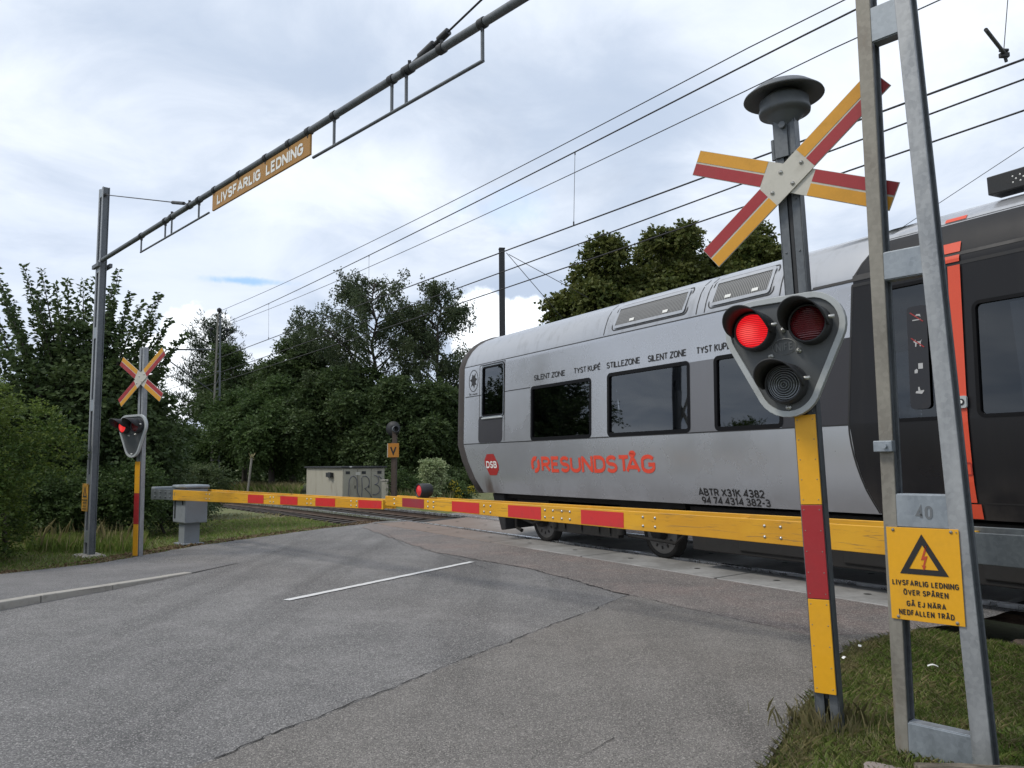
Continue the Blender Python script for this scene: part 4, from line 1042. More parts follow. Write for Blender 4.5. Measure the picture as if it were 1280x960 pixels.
mb = MB(); mb.box((0, .06, -.07), (.55, .42, .14)); mb.build('concrete_foot', M['concrete'], mast_far, bevel=.04)
mb = MB(); mb.box((-.02, -.02, 5.12), (.40, .05, .07)); mb.box((-.02, .17, 5.12), (.40, .05, .07)); mb.build('clamp', M['galv_dark'], mast_far, bevel=.004)

def warning_sign(root, w, h, full=True):
    mb = MB(); mb.box((0, .004, 0), (w, .004, h)); p = mb.build('plate', M['yellow_sign'], root, bevel=.0015)
    mb = MB()
    for x, z in ((-.40, .47), (.40, .47), (-.40, -.47), (.40, -.47), (.47, .47)): mb.lathe([(.009 if x != .47 else .003, 0), (.007 if x != .47 else .003, .005), (0, .006)], 8, (x * w, .001, z * h), (0, -1, 0))
    mb.build('fixing_bolt', M['galv_brown'], root)
    def f(x, z, l=0): return (x * w, -.0005 - l, z * h)
    mb = MB(); ap, bl, br = (.0, .435), (-.335, .0), (.335, .0); c = (0, .145); k = .60
    A = [ap, bl, br]; B = [(c[0] + (x - c[0]) * k, c[1] + (z - c[1]) * k) for x, z in A]
    mb.add([f(*q) for q in A + B], [(0, 1, 4, 3), (1, 2, 5, 4), (2, 0, 3, 5)]); mb.build('triangle', M['ink'], root, fix=False)
    bolt = [(.03, .315), (-.045, .155), (.005, .165), (-.02, .10), (-.04, .105), (-.012, .045), (.022, .10), (.003, .098), (.05, .205), (.0, .195), (.055, .31)]
    mb = MB(); mb.add([f(x + .015, z - .0) for x, z in bolt], [tuple(range(len(bolt)))]); mb.build('lightning_bolt', paint('brick_red_symbol', (.45, .06, .02), .5), root, fix=False)
    mb = MB()
    def f2(x, z, l=0): return (x, -.0005 - l, z)
    for body, a, b, z0, z1 in (('LIVSFARLIG LEDNING', -.455, .455, -.128, -.068), ('ÖVER SPÅREN', -.305, .31, -.228, -.168), ('GÅ EJ NÄRA', -.27, .27, -.348, -.288), ('NEDFALLEN TRÅD', -.385, .37, -.445, -.385)):
        put_text(mb, body, a * w, b * w, z0 * h, z1 * h, f2, 0, .19)
    mb.build('lettering', M['ink'], root, fix=False)
BM = mast_near.matrix_world
w1 = empty('warning_sign', mat=BM @ Matrix.Translation((-.040, -.012, .927)) @ Matrix.Rotation(R(-.6), 4, 'Y'))
tag(w1, 'large yellow overhead line warning plate with black triangle on the near ladder mast', 'warning sign')
warning_sign(w1, .362, .483)
BM2 = mast_far.matrix_world
w2 = empty('warning_sign', mat=BM2 @ Matrix.Translation((-.16, -.012, .98)) @ Matrix.Rotation(R(0), 4, 'Z'))
tag(w2, 'small looking yellow overhead line warning plate low on the slender mast by the hedge', 'warning sign')
warning_sign(w2, .362, .483)

# warning beam between the two masts
def proj(P):
    q = P - CAM; w = q.dot(FW); return (640 + 1000 * q.dot(CR) / w, 480 - 1000 * q.dot(CU) / w)
PA = dep(125, 327, 14.2); PB = dep(650, 0, 6.05)
PD = (PB - PA).normalized(); PE = PB + PD * 3.0
def pipe_at(x):
    a, b = 0.0, 1.0
    for _ in range(40):
        m = (a + b) / 2
        if proj(PA.lerp(PB, m))[0] < x: a = m
        else: b = m
    return PA.lerp(PB, a)
bn = Vector((PD.y, -PD.x, 0)).normalized()             # horizontal, towards the approaching road
if bn.y > 0: bn = -bn
beam = empty('warning_beam', PA); tag(beam, 'long grey pipe beam with hanging rod frames spanning the road between the two masts', 'overhead beam')
def loc(P): return P - PA
dn = Vector((0, 0, -1))
mb = MB(); mb.tube([loc(PA), loc(PE)], .038, 16); mb.build('pipe', M['galv_dark'], beam)
def rods(xs, x0, x1, drop, r):
    mb = MB()
    for x in xs: p = pipe_at(x); mb.tube([loc(p), loc(p + dn * drop)], r, 8)
    mb.tube([loc(pipe_at(x0) + dn * drop), loc(pipe_at(x1) + dn * drop)], r, 8); mb.build('rod_frame', M['galv_dark'], beam)
rods((177, 207, 215, 249), 176.4, 262, .27, .014); rods((418, 490, 508, 603), 392, 604, .33, .016)
for x in (177, 207, 215, 249, 269, 300, 333, 362, 386, 418, 490, 508, 512, 552, 603, 237):
    p = pipe_at(x); mb = MB(); mb.tube([loc(p - PD * .035), loc(p + PD * .035)], .047, 14); mb.box(loc(p + dn * -.055 if x in (215, 512, 552, 237) else p + dn * .055), (.03, .03, .045)); mb.build('pipe_clamp', M['black'], beam)
tl = dep(127, 243, 14.25)
mb = MB(); p = pipe_at(234); mb.tube([loc(tl), loc(p + Vector((0, 0, .05)))], .009, 6); mb.tube([loc(tl.lerp(p, .86) + Vector((0, 0, .04))), loc(tl.lerp(p, .97) + Vector((0, 0, .05)))], .025, 8); mb.tube([loc(tl), loc(tl.lerp(p, .06))], .03, 8)
mb.build('tie_wire', M['black'], beam)
mtop = BM @ Vector((-.1, .05, 6.45)); p = pipe_at(511)
mb = MB(); mb.tube([loc(p), loc(mtop)], .010, 6)
for a, b, r in ((.0, .04, .03), (.04, .085, .045), (.085, .10, .02), (.10, .13, .035)): mb.tube([loc(p.lerp(mtop, a)), loc(p.lerp(mtop, b))], r, 10)
mb.build('tie_wire', M['black'], beam)
ps0, ps1 = pipe_at(267), pipe_at(389); SW = (ps1 - ps0).length
sgn = empty('overhead_sign', mat=Matrix(((PD.x, -bn.x, 0, ps0.x), (PD.y, -bn.y, 0, ps0.y), (PD.z, 0, 1, ps0.z), (0, 0, 0, 1))))
tag(sgn, 'long ochre LIVSFARLIG LEDNING sign hanging under the pipe beam over the road', 'sign')
mb = MB(); mb.box((SW / 2, .0, -.165), (SW, .025, .235)); mb.build('board', paint('ochre_sign_board', (.34, .165, .022), .5, dirt=(.20, .10, .02), amount=.4, scale=3), sgn, bevel=.003)
for body, a, b in (('LIVSFARLIG', .06, .545), ('LEDNING', .60, .945)):
    mb = MB(); put_text(mb, body, SW * a, SW * b, -.235, -.095, lambda x, z, l: (x, -.0155 - l, z), 0, .225); mb.build('lettering', M['white'], sgn, fix=False)

# ------------------------------------------------------------------ barriers
def barrier(base, tip, zt, ht, zb, hb, label, lights, reds, lamp_px, cabinet=True, yellow_from=-.1):
    base, tip = Vector(base), Vector(tip); d = tip - base; L = Vector((d.x, d.y)).length; ang = math.atan2(d.y, d.x)
    root = empty('crossing_barrier', (base.x, base.y, 0), ang); tag(root, label, 'barrier', 'lowered crossing barriers')
    inv = root.matrix_world.inverted(); side = -1 if (inv @ CAM).y < 0 else 1       # the side of the planks facing the approaching road
    gb, gt = .27, .075
    def yq(X): return gb + (gt - gb) * min(1, max(0, (X + .0) / L))
    def top(X): return zb + (zt - zb) * X / L
    def hh(X): return hb + (ht - hb) * X / L
    def plank(s, x0, x1, mt, name, parent, th=.032):
        mb = MB(); vs = []
        for X in (x0, x1):
            y = s * yq(X)
            for dy in (0, s * th):
                for z in (top(X), top(X) - hh(X)): vs.append((X, y + dy, z))
        mb.add(vs, [(0, 1, 3, 2), (4, 6, 7, 5), (0, 4, 5, 1), (2, 3, 7, 6), (0, 2, 6, 4), (1, 5, 7, 3)]); return mb.build(name, mt, parent, bevel=.004)
    front = plank(side, yellow_from, L, M['barrier_yellow'], 'front_plank', root); back = plank(-side, yellow_from, L, M['barrier_yellow'], 'back_plank', root)
    for s in (side, -side): plank(s, -1.35, yellow_from - .004, M['steel_grey'], 'steel_side', root, .03)
    # spacers between the planks and the closing piece at the tip
    for X in (1.2, 3.0, 4.8, L - .03):
        mb = MB(); mb.box((X, 0, top(X) - hh(X) * .5), (.05, 2 * yq(X) - .004, hh(X) * .7)); mb.build('spacer', M['barrier_yellow'], root)
    mb = MB(); mb.box((-1.42, 0, top(-1) - hh(0) / 2), (.22, .48, .27)); mb.build('counterweight', M['cabinet_grey'], root, bevel=.02)
    def X_of(px, py=620):
        d0 = ray(px, py); o = inv @ CAM; dd = inv.to_3x3() @ d0
        X = L / 2
        for _ in range(8):
            y = side * (yq(X) + .032); t = (y - o.y) / dd.y; X = o.x + dd.x * t
        return X
    for p0, p1, mt in reds:
        a, b = X_of(p0), X_of(p1); mb = MB(); vs = []
        for X in (a, b):
            y = side * (yq(X) + .035)
            vs += [(X, y, top(X) - hh(X) * .10), (X, y, top(X) - hh(X) * .93)]
        mb.add(vs + [(x, y - side * .003, z) for x, y, z in vs], [(0, 1, 3, 2), (4, 6, 7, 5), (0, 4, 5, 1), (2, 3, 7, 6), (0, 2, 6, 4), (1, 5, 7, 3)]); mb.build('red_reflector', M[mt], front)
    mb = MB()
    for q in lights:
        X = X_of(q); y = side * (yq(X) + .032)
        for f in (.27, .73): mb.lathe([(.013, 0), (.012, .006), (0, .010)], 8, (X, y, top(X) - hh(X) * f), (0, side, 0))
    mb.build('plank_bolt', M['bolt'], front)
    mb = MB()
    for X in (-.25, -.5, -.8, -1.1):
        for f in (.28, .72): mb.lathe([(.02, 0), (.02, .012), (0, .014)], 6, (X, side * (yq(X) + .030), top(X) - hh(X) * f), (0, side, 0))
    mb.build('steel_bolt', M['galv_dark'], root)
    if lamp_px:
        X = X_of(lamp_px); zc = top(X) + .088
        ax = inv.to_3x3() @ Vector((-.80, -.6, 0)); o = Vector((X, side * .01, zc))
        mb = MB(); mb.lathe([(.082, -.085), (.088, -.06), (.088, .085), (.078, .088), (.076, .06)], 24, o, ax); mb.box(o + Vector((0, 0, -.08)), (.06, .10, .03)); lm = mb.build('lamp', M['black'], root)
        mb = MB(); mb.lathe([(.078, .066), (.05, .085), (0, .092)], 24, o, ax); mb.build('lens', paint('bright_red_lens', (.75, .035, .04), .25, amount=0), lm)
    # drive cabinet on its post
    mb = MB(); mb.box((0, .0, .18), (.30, .30, .62)); mb.box((0, 0, .0), (.5, .42, .03)); mb.build('post', M['cabinet_grey'], root, bevel=.01)
    mb = MB(); mb.box((.02, 0, .74), (.64, .44, .66)); cabn = mb.build('drive_cabinet', M['cabinet_grey'], root, bevel=.02)
    mb = MB(); mb.box((.02, 0, 1.11), (.70, .50, .07)); mb.build('cabinet_lid', M['galv_blue'], cabn, bevel=.03)
    mb = MB(); mb.box((.02 - .20 * 1, side * .224, .74), (.05, .012, .5)); mb.box((.22, side * .225, .80), (.03, .02, .08)); mb.build('door_seam', M['black'], cabn)
    mb = MB(); mb.tube([(-.05, -.30, 1.0 - .04), (-.05, .30, 1.0 - .04)], .05, 12); mb.build('pivot', M['galv_dark'], root)
    return root
d_arm = Vector((.682, -.731, 0))
tipL = dep(487, 629, 10.85); tipL.z = 0
barrier(gr(236, 679), tipL, 1.045, .125, 1.05, .20, 'far half of the lowered yellow barrier, its drive cabinet on the verge beyond the road',
        (258, 262, 338, 342, 384, 389, 439, 446), [(310, 329.5, 'bright_red'), (350.5, 372, 'bright_red'), (394.5, 419, 'bright_red'), (448, 477, 'bright_red')], None)
tipR = dep(490, 624, 10.72); tipR.z = 0
baseR = tipR + d_arm * 8.15
barrier(baseR, tipR, 1.105, .125, 1.035, .215, 'near half of the lowered yellow barrier, crossing in front of the train',
        (493, 535, 542, 605, 613, 681, 691, 702, 712, 803, 818, 954, 974), [(503, 530, 'dull_red'), (565, 599, 'bright_red'), (635, 676, 'bright_red'), (726, 779, 'bright_red')], 521, yellow_from=1.42)

# ------------------------------------------------------------------ overhead line: poles and wires
def far_mast():
    b = dep(268, 612, 45); b.z = 0; root = empty('lattice_mast', b, R(20)); tag(root, 'slim lattice railway mast with insulators standing at the trees beyond the tracks on the left', 'mast')
    hgt = 10.1
    for s, mt in ((-1, 'galv_brown'), (1, 'galv_dark')):
        mb = MB(); mb.bar((s * .24, 0, -.3), (s * .06, 0, hgt), .10, .12, 0, Vector((0, 1, 0))); mb.build('leg', M[mt], root)
    for k in range(9):
        z = .8 + k * 1.0; w = .24 - .18 * z / hgt; mb = MB(); mb.box((0, 0, z), (2 * w, .06, .07)); mb.bar((-w, 0, z), (w, 0, z + .9), .03, .03); mb.build('brace', M['galv_dark'], root)
    mb = MB(); mb.lathe([(.05, 0), (.05, .12), (.13, .16), (.13, .30), (.06, .36), (0, .38)], 12, (0, 0, hgt - .02), (0, 0, 1)); mb.build('insulator', M['black'], root)
    for s in (-1, 1):
        mb = MB(); x = s * .42; z = hgt - 1.0
        mb.tube([(0, 0, z - .55), (x, 0, z - .1)], .03, 6); mb.tube([(x, 0, z - .35), (x, 0, z)], .03, 6); mb.lathe([(.05, 0), (.13, .04), (.13, .16), (.05, .22), (0, .24)], 12, (x, 0, z), (0, 0, 1)); mb.build('insulator', M['black'], root)
    rm = root.matrix_world.inverted()
    mb = MB(); q0 = rm @ dep(268, 437, 45); q1 = rm @ dep(208, 437, 42); q2 = rm @ dep(266, 490, 45); q3 = rm @ dep(203, 445, 42)
    mb.tube([q0, q1], .045, 8); mb.tube([q2, q3], .035, 8); mb.tube([q1, q3], .03, 8); mb.build('cantilever', M['galv_dark'], root)
    return root
far_mast()
pb = dep(628, 420, 32); pb.z = 0
pole = empty('line_pole', pb, R(10)); tag(pole, 'dark steel line pole with stay wires rising behind the train roof', 'pole')
mb = MB()
for y in (-.1, .1): mb.box((0, y, 5.0), (.21, .02, 10.4))
mb.box((0, 0, 5.0), (.02, .18, 10.4)); mb.build('beam', M['black'], pole)
mb = MB(); mb.box((0, 0, 10.22), (.24, .24, .05)); mb.build('cap', M['black'], pole)
rm = pole.matrix_world.inverted()
for a, b in (((633, 316), (712, 408)), ((636, 318), (735, 372))):
    mb = MB(); mb.tube([rm @ dep(*a, 32), rm @ dep(b[0], b[1], 34)], .014, 5); mb.build('stay_wire', M['wire'], pole)

def wire(P, Q, sag, r, label, group='overhead railway wires', ext=.0, ext2=0.0):
    P, Q = Vector(P), Vector(Q); Q = Q + (Q - P) * ext2; P2 = P + (P - Q) * ext; n = 40; pts = []
    for i in range(n + 1):
        t = i / n; q = P2.lerp(Q, t); tt = max(0, (t * (1 + ext) - ext)); q.z -= 4 * sag * tt * (1 - tt); pts.append(q)
    mb = MB(); mb.tube(pts, r, 6); o = mb.build('overhead_wire', M['wire'], None, fix=False); tag(o, label, 'overhead wire', group)
    return o, pts
def onV(x, y, V):
    d = ray(x, y); t = V / (d.x * TN.x + d.y * TN.y); return CAM + d * t
wire(onV(935, 60, 11.2), dep(277, 388, 45), .22, .011, 'topmost thin wire running to the tip of the lattice mast', ext=.6)
oB, pB = wire(onV(973, 60, V0), dep(286, 402, 43), .12, .014, 'thick carrying wire with droppers hanging from it', ext=.5)
wire(onV(1043, 60, 11.2), dep(287, 405, 45), .25, .010, 'thin wire just below the carrying wire, ending at the side insulator of the lattice mast', ext=.6)
oD, pD = wire(onV(1280, 74, V0), dep(340, 424, 31), -.05, .014, 'contact wire that the droppers hold, highest of the three thicker wires behind the cross', ext=.6, ext2=1.0)
wire(onV(1280, 99, 13.2), dep(340, 439, 37), .16, .016, 'middle one of the three thicker wires behind the cross', ext=.6, ext2=.7)
wire(onV(1280, 138, 13.2), dep(340, 452.5, 37), .16, .016, 'lowest of the three thicker wires, passing just over the train roof', ext=.6, ext2=.7)
wire(onV(1280, 184, 14.5), onV(1110, 296, 15), 0, .006, 'hair thin wire slanting down behind the train roof at the right', ext=1.0)
for x, y0, y1 in ((719, 195, 287), (461.5, 324, 382), (336, 383, 428)):
    a = onV(x, y0, V0) if x > 500 else dep(x, y0, 22 if x > 400 else 31)
    # nearest points on the two wires at this bearing
    ka = min(pB, key=lambda q: abs(proj(q)[0] - x) if q.y > 1 else 1e9)
    def at_x(pts):
        for p, q in zip(pts[:-1], pts[1:]):
            xa, xb = proj(p)[0], proj(q)[0]
            if p.y > 1 and q.y > 1 and (xa - x) * (xb - x) <= 0: return p.lerp(q, (xa - x) / (xa - xb))
    a, b = at_x(pB), at_x(pD)
    if a and b:
        mb = MB(); mb.tube([a, b], .0055, 5); mb.tube([a + Vector((0, 0, -.06)), a], .014, 6); mb.tube([b, b + Vector((0, 0, .08))], .016, 6); mb.build('dropper', M['wire'], oB)
# registration arm at the right edge, hung from its own dropper
q0 = onV(1255, 66, V0); q1 = q0 + (TN * -.9 + EU * .25) * .9 + Vector((0, 0, -.06))
st = empty('steady_arm', q0); tag(st, 'dark steady arm clamped to the contact wire at the upper right edge', 'steady arm')
mb = MB(); mb.tube([(0, 0, 0), q1 - q0], .022, 8); mb.build('arm', M['wire'], st)
mb = MB(); mb.box((0, 0, -.03), (.10, .05, .05)); mb.tube([(0, 0, .0), (.02, 0, -.11)], .018, 6); mb.tube([(-.05, 0, .03), (.05, 0, .03)], .02, 6); mb.build('clamp', M['wire'], st)
mb = MB(); mb.tube([(0, 0, .03), onV(1266, -80, V0) - q0], .005, 5); mb.build('hanger', M['wire'], st)

# ------------------------------------------------------------------ things beyond the track
def relay_hut():
    c = dep(428, 620, 31.5); c.z = .0
    a, b, hgt = 4.7, 1.75, 1.36
    m = Matrix(((-EU.x, TN.x, 0, c.x), (-EU.y, TN.y, 0, c.y), (0, 0, 1, 0), (0, 0, 0, 1)))
    root = empty('relay_hut', mat=m); tag(root, 'low beige relay hut with flat dark roof and scrawled graffiti on its doors', 'relay hut')
    mt = paint('beige_hut_panels', (.34, .32, .255), .7, dirt=(.16, .13, .10), amount=.55, scale=2.5, streak=.4)
    mb = MB(); mb.box((a / 2, b / 2, hgt / 2 - .1), (a, b, hgt + .2)); mb.build('wall', mt, root, bevel=.01)
    mb = MB(); mb.box((a / 2, b / 2, hgt + .035), (a + .16, b + .16, .065)); mb.build('roof', M['black'], root, bevel=.01)
    mb = MB(); mb.box((-.085, .3, hgt + .05), (.02, .09, .04)); mb.build('roof_plate', M['white'], root)
    for k in range(3):
        y = .30 + k * .58; mb = MB(); mb.box((-.012, y, hgt / 2), (.02, .54, hgt - .06)); d = mb.build('door', mt, root, bevel=.004)
        mb = MB(); mb.box((-.026, y - .1 + .08 * k, hgt - .18), (.012, .17, .11)); mb.build('vent', M['black'], d)
        mb = MB(); mb.box((-.028, y + .2, .62), (.015, .03, .12)); mb.build('handle', M['black'], d)
    mb = MB(); mb.box((-.03, .62, hgt - .22), (.008, .2, .12)); mb.build('notice', M['ivory'], root)
    mb = MB(); mb.box((1.4, -.06, hgt - .27), (.62, .12, .18)); mb.box((1.2, -.13, hgt - .27), (.3, .05, .22)); mb.build('wall_lamp', M['black'], root, bevel=.01)
    mb = MB()
    def stroke(P):
        mb.tube([(-.034, y, z) for y, z in P], .016, 5)
    arc = lambda cx, cz, rx, rz, a0, a1, n=12: [(cx + rx * math.cos(R(a0 + (a1 - a0) * i / n)), cz + rz * math.sin(R(a0 + (a1 - a0) * i / n))) for i in range(n + 1)]
    stroke(arc(.42, .75, .17, .30, 200, -10)); stroke([(.26, .7), (.24, .35), (.28, .2)]); stroke([(.58, .72), (.62, .4), (.7, .2)])
    stroke([(.78, .98), (.80, .6), (.78, .2)]); stroke(arc(.90, .80, .20, .24, 120, -90)); stroke([(.90, .56), (1.1, .38), (1.2, .2)])
    stroke(arc(1.32, .88, .17, .18, 100, -80)); stroke(arc(1.32, .50, .22, .20, 90, -110)); stroke(arc(1.5, .6, .16, .42, 110, -40))
    mb.build('graffiti', paint('blue_grey_spray', (.16, .16, .185), .7), root, fix=False)
    return root
relay_hut()
bx = dep(484, 622, 30.5); bx.z = 0
jb = empty('junction_box', bx, R(-30)); tag(jb, 'small pale cable box standing between the relay hut and the V post', 'cable box')
mb = MB(); mb.box((0, 0, .4), (.32, .3, .95)); mb.build('body', paint('pale_box', (.30, .29, .24), .7), jb, bevel=.01)
mb = MB(); mb.box((0, 0, .9), (.37, .35, .05)); mb.build('lid', M['concrete'], jb, bevel=.01)
mb = MB(); mb.box((-.02, -.155, .45), (.25, .012, .6)); mb.build('door', paint('pale_box_door', (.27, .26, .215), .7), jb)

vp = dep(493, 622, 29); vp.z = 0
vs_ = empty('distant_signal', vp, R(-15)); tag(vs_, 'signal post with round black lamp head and amber square V sign', 'railway signal')
mb = MB(); mb.box((0, 0, 1.3), (.14, .14, 3.0)); mb.tube([(-.13, .05, 0), (-.13, .05, 2.3)], .025, 6); mb.build('post', paint('rusty_post', (.07, .05, .04), .8), vs_)
mb = MB(); mb.box((.0, -.11, 2.0), (.42, .03, .50)); v = mb.build('sign_plate', paint('weathered_orange_plate', (.42, .165, .015), .6, dirt=(.2, .1, .02), amount=.3), vs_, bevel=.004)
mb = MB(); mb.box((-.255, .0, 2.0), (.05, .05, .50)); mb.build('side_plate', M['ivory'], vs_)
mb = MB(); put_text(mb, 'V', -.13, .13, 1.85, 2.15, lambda x, z, l: (x, -.128, z), 0, .2); mb.build('lettering', M['ink'], v, fix=False)
mb = MB(); mb.lathe([(.27, 0), (.27, .03), (.10, .05)], 24, (-.05, -.02, 2.78), (0, -1, 0)); hd = mb.build('lamp_head', M['black'], vs_)
mb = MB(); mb.lathe([(.12, .0), (.115, .26), (.105, .26), (.10, .05)], 16, (.02, -.02, 2.76), (.6, -1, 0)); mb.build('lamp_hood', M['galv_dark'], hd)
wp = dep(309, 606, 36); wp.z = 0
w_ = empty('weathered_post', wp, R(0)); tag(w_, 'leaning weathered wooden post with a dry tufted top before the dark trees', 'post')
mb = MB(); mb.tube([(0, 0, 0), (.18, 0, 1.9)], .05, 8); mb.build('post', M['galv_brown'], w_)
mb = MB()
r = random.Random(4)
for i in range(26): mb.tube([(.18, 0, 1.75 + r.uniform(-.05, .1)), (.18 + r.uniform(-.14, .14), r.uniform(-.14, .14), 1.85 + r.uniform(-.1, .22))], .010, 4, caps=False)
mb.build('dry_tuft', M['grass_dry'], w_)

# weathered timber and stone at the foot of the near mast
def rough_block(name, label, cat, c, dims, rz, mat, seed):
    import bmesh
    bm = bmesh.new(); bmesh.ops.create_cube(bm, size=1); bmesh.ops.subdivide_edges(bm, edges=bm.edges[:], cuts=5, use_grid_fill=True); r = random.Random(seed)
    for v in bm.verts:
        v.co = Vector((v.co.x * dims[0], v.co.y * dims[1], v.co.z * dims[2])) + Vector((r.uniform(-1, 1), r.uniform(-1, 1), r.uniform(-1, 1))) * .006
    me = bpy.data.meshes.new(name); bm.to_mesh(me); bm.free(); me.materials.append(mat); o = bpy.data.objects.new(name, me); COL.objects.link(o)
    b = o.modifiers.new('bevel', 'BEVEL'); b.width = .012; b.segments = 2; b.limit_method = 'ANGLE'
    o.location = c; o.rotation_euler = (0, 0, rz); tag(o, label, cat); return o
def timber_mat():
    t = NT('weathered_timber'); n = t.noise(t.coord(scale=(2, 14, 14)), 3, 7, .7, .5)
    c = t.mix(t.ss(n, .35, .65), (.07, .058, .042), (.25, .215, .165)); t.bump(n, .9, .02); return t.set(c, .95)
tb = gr(1215, 953, .16)
rough_block('timber_block', 'split weathered timber block lying at the foot of the near ladder mast', 'timber', (tb.x + .02, tb.y - .16, .09), (.62, .22, .16), R(-8), timber_mat(), 3)
sb = gr(1096, 952)
rough_block('paving_stone', 'pinkish flat stone lying in the grass left of the near ladder mast', 'stone', (sb.x - .01, sb.y - .16, -.03), (.24, .20, .08), R(-30), paint('pinkish_stone', (.24, .20, .18), .95, amount=.5, scale=9), 5)

# ------------------------------------------------------------------ vegetation
def leaf_quads(P, A, size, ratio, rng, fold=.15):
    n = len(P); A = unit(A); W = unit(np.cross(A, unit(rng.normal(size=(n, 3))))); N = np.cross(A, W); s = np.asarray(size).reshape(-1, 1)
    V = np.empty((n, 4, 3)); V[:, 0] = P; V[:, 1] = P + A * s * .5 + W * s * ratio * .5 + N * s * fold; V[:, 2] = P + A * s; V[:, 3] = P + A * s * .5 - W * s * ratio * .5 + N * s * fold
    return V
def sprays(lobes, n_tw, per, tlen, lsize, ratio, rng, up=.25, droop=.35, inner=.45, rough=.6, down=.25):
    L = np.array(lobes, float); w = (L[:, 3] * L[:, 4] + L[:, 4] * L[:, 5]); w /= w.sum()
    k = rng.choice(len(L), n_tw, p=w); d = unit(rng.normal(size=(n_tw, 3))); f = rng.uniform(inner ** 3, 1, (n_tw, 1)) ** (1 / 3)
    B = L[k, :3] + d * L[k, 3:6] * f
    T = unit(d + rng.normal(size=(n_tw, 3)) * rough + np.array([0, 0, up])); tl = tlen * rng.uniform(.5, 1.3, (n_tw, 1))
    t = np.tile(np.linspace(.05, 1, per), n_tw)[:, None]; Bq = np.repeat(B, per, 0); Tq = np.repeat(T, per, 0); tq = np.repeat(tl, per, 0)
    P = Bq + Tq * tq * t + np.array([0, 0, -1.0]) * (droop * tq * t * t)
    sidev = unit(np.cross(Tq, np.array([0, 0, 1.0]) + 1e-3)); sg = np.where(np.arange(len(P)) % 2 == 0, 1, -1)[:, None]
    A = Tq * .55 + sidev * sg * .8 + rng.normal(size=P.shape) * .35 + np.array([0, 0, -down])
    return leaf_quads(P, A, lsize * rng.uniform(.65, 1.25, len(P)), ratio, rng)
def sub_lobes(c, rad, n, fr, rng, low=-.6, flat=.8):
    out = []
    while len(out) < n:
        d = unit(rng.normal(size=3)); 
        if d[2] < low: continue
        f = rng.uniform(.35, .92); r = fr * rng.uniform(.6, 1.25) * (rad[0] + rad[2]) / 2
        out.append((c[0] + d[0] * rad[0] * f, c[1] + d[1] * rad[1] * f, c[2] + d[2] * rad[2] * f, r, r, r * flat))
    return out
def trunk_mesh(base, top, r0, limbs, rng, mat, parent, name='trunk'):
    mb = MB(); base, top = Vector(base), Vector(top); n = 7
    pts = [base.lerp(top, i / n) + Vector((rng.normal() * .06, rng.normal() * .06, 0)) * (i > 0) for i in range(n + 1)]
    mb.tube(pts, [r0 * (1.25 if i == 0 else 1 - .75 * i / n) for i in range(n + 1)], 9)
    for q in limbs:
        q = Vector(q); h = min(.95, max(.25, (q.z - base.z) / max(.1, top.z - base.z) * .6)); s = base.lerp(top, h); m = s.lerp(q, .5) + Vector((rng.normal() * .2, rng.normal() * .2, -.15))
        mb.tube([s, s.lerp(m, .5), m, m.lerp(q, .6), q], [r0 * .42 * (1 - h * .4), r0 * .34, r0 * .24, r0 * .15, r0 * .06], 6)
    return mb.build(name, mat, parent)
def tree(name, label, cat, base, rad, cz, n_lobes, fr, n_tw, per, tlen, lsize, mat, seed, ratio=.55, trunk_r=.2, bark='bark', group=None, up=.25, droop=.35, inner=.45, low=-.6, top=None, extra=None, down=.25, flat=.8, limbs=10):
    rng = np.random.default_rng(seed); root = empty(name, base); tag(root, label, cat, group)
    lb = sub_lobes((0, 0, cz), rad, n_lobes, fr, rng, low, flat) + [(0, 0, cz, rad[0] * .45, rad[1] * .45, rad[2] * .5)]
    V = sprays(lb, n_tw, per, tlen, lsize, ratio, rng, up, droop, inner, down=down)
    if extra is not None: V = np.concatenate([V, extra(rng)])
    quads_mesh('crown', V, mat, root)
    trunk_mesh((0, 0, -.3), (rng.normal() * .2, rng.normal() * .2, top or cz + rad[2] * .5), trunk_r, [q[:3] for q in lb[:limbs]], rng, M[bark], root)
    return root

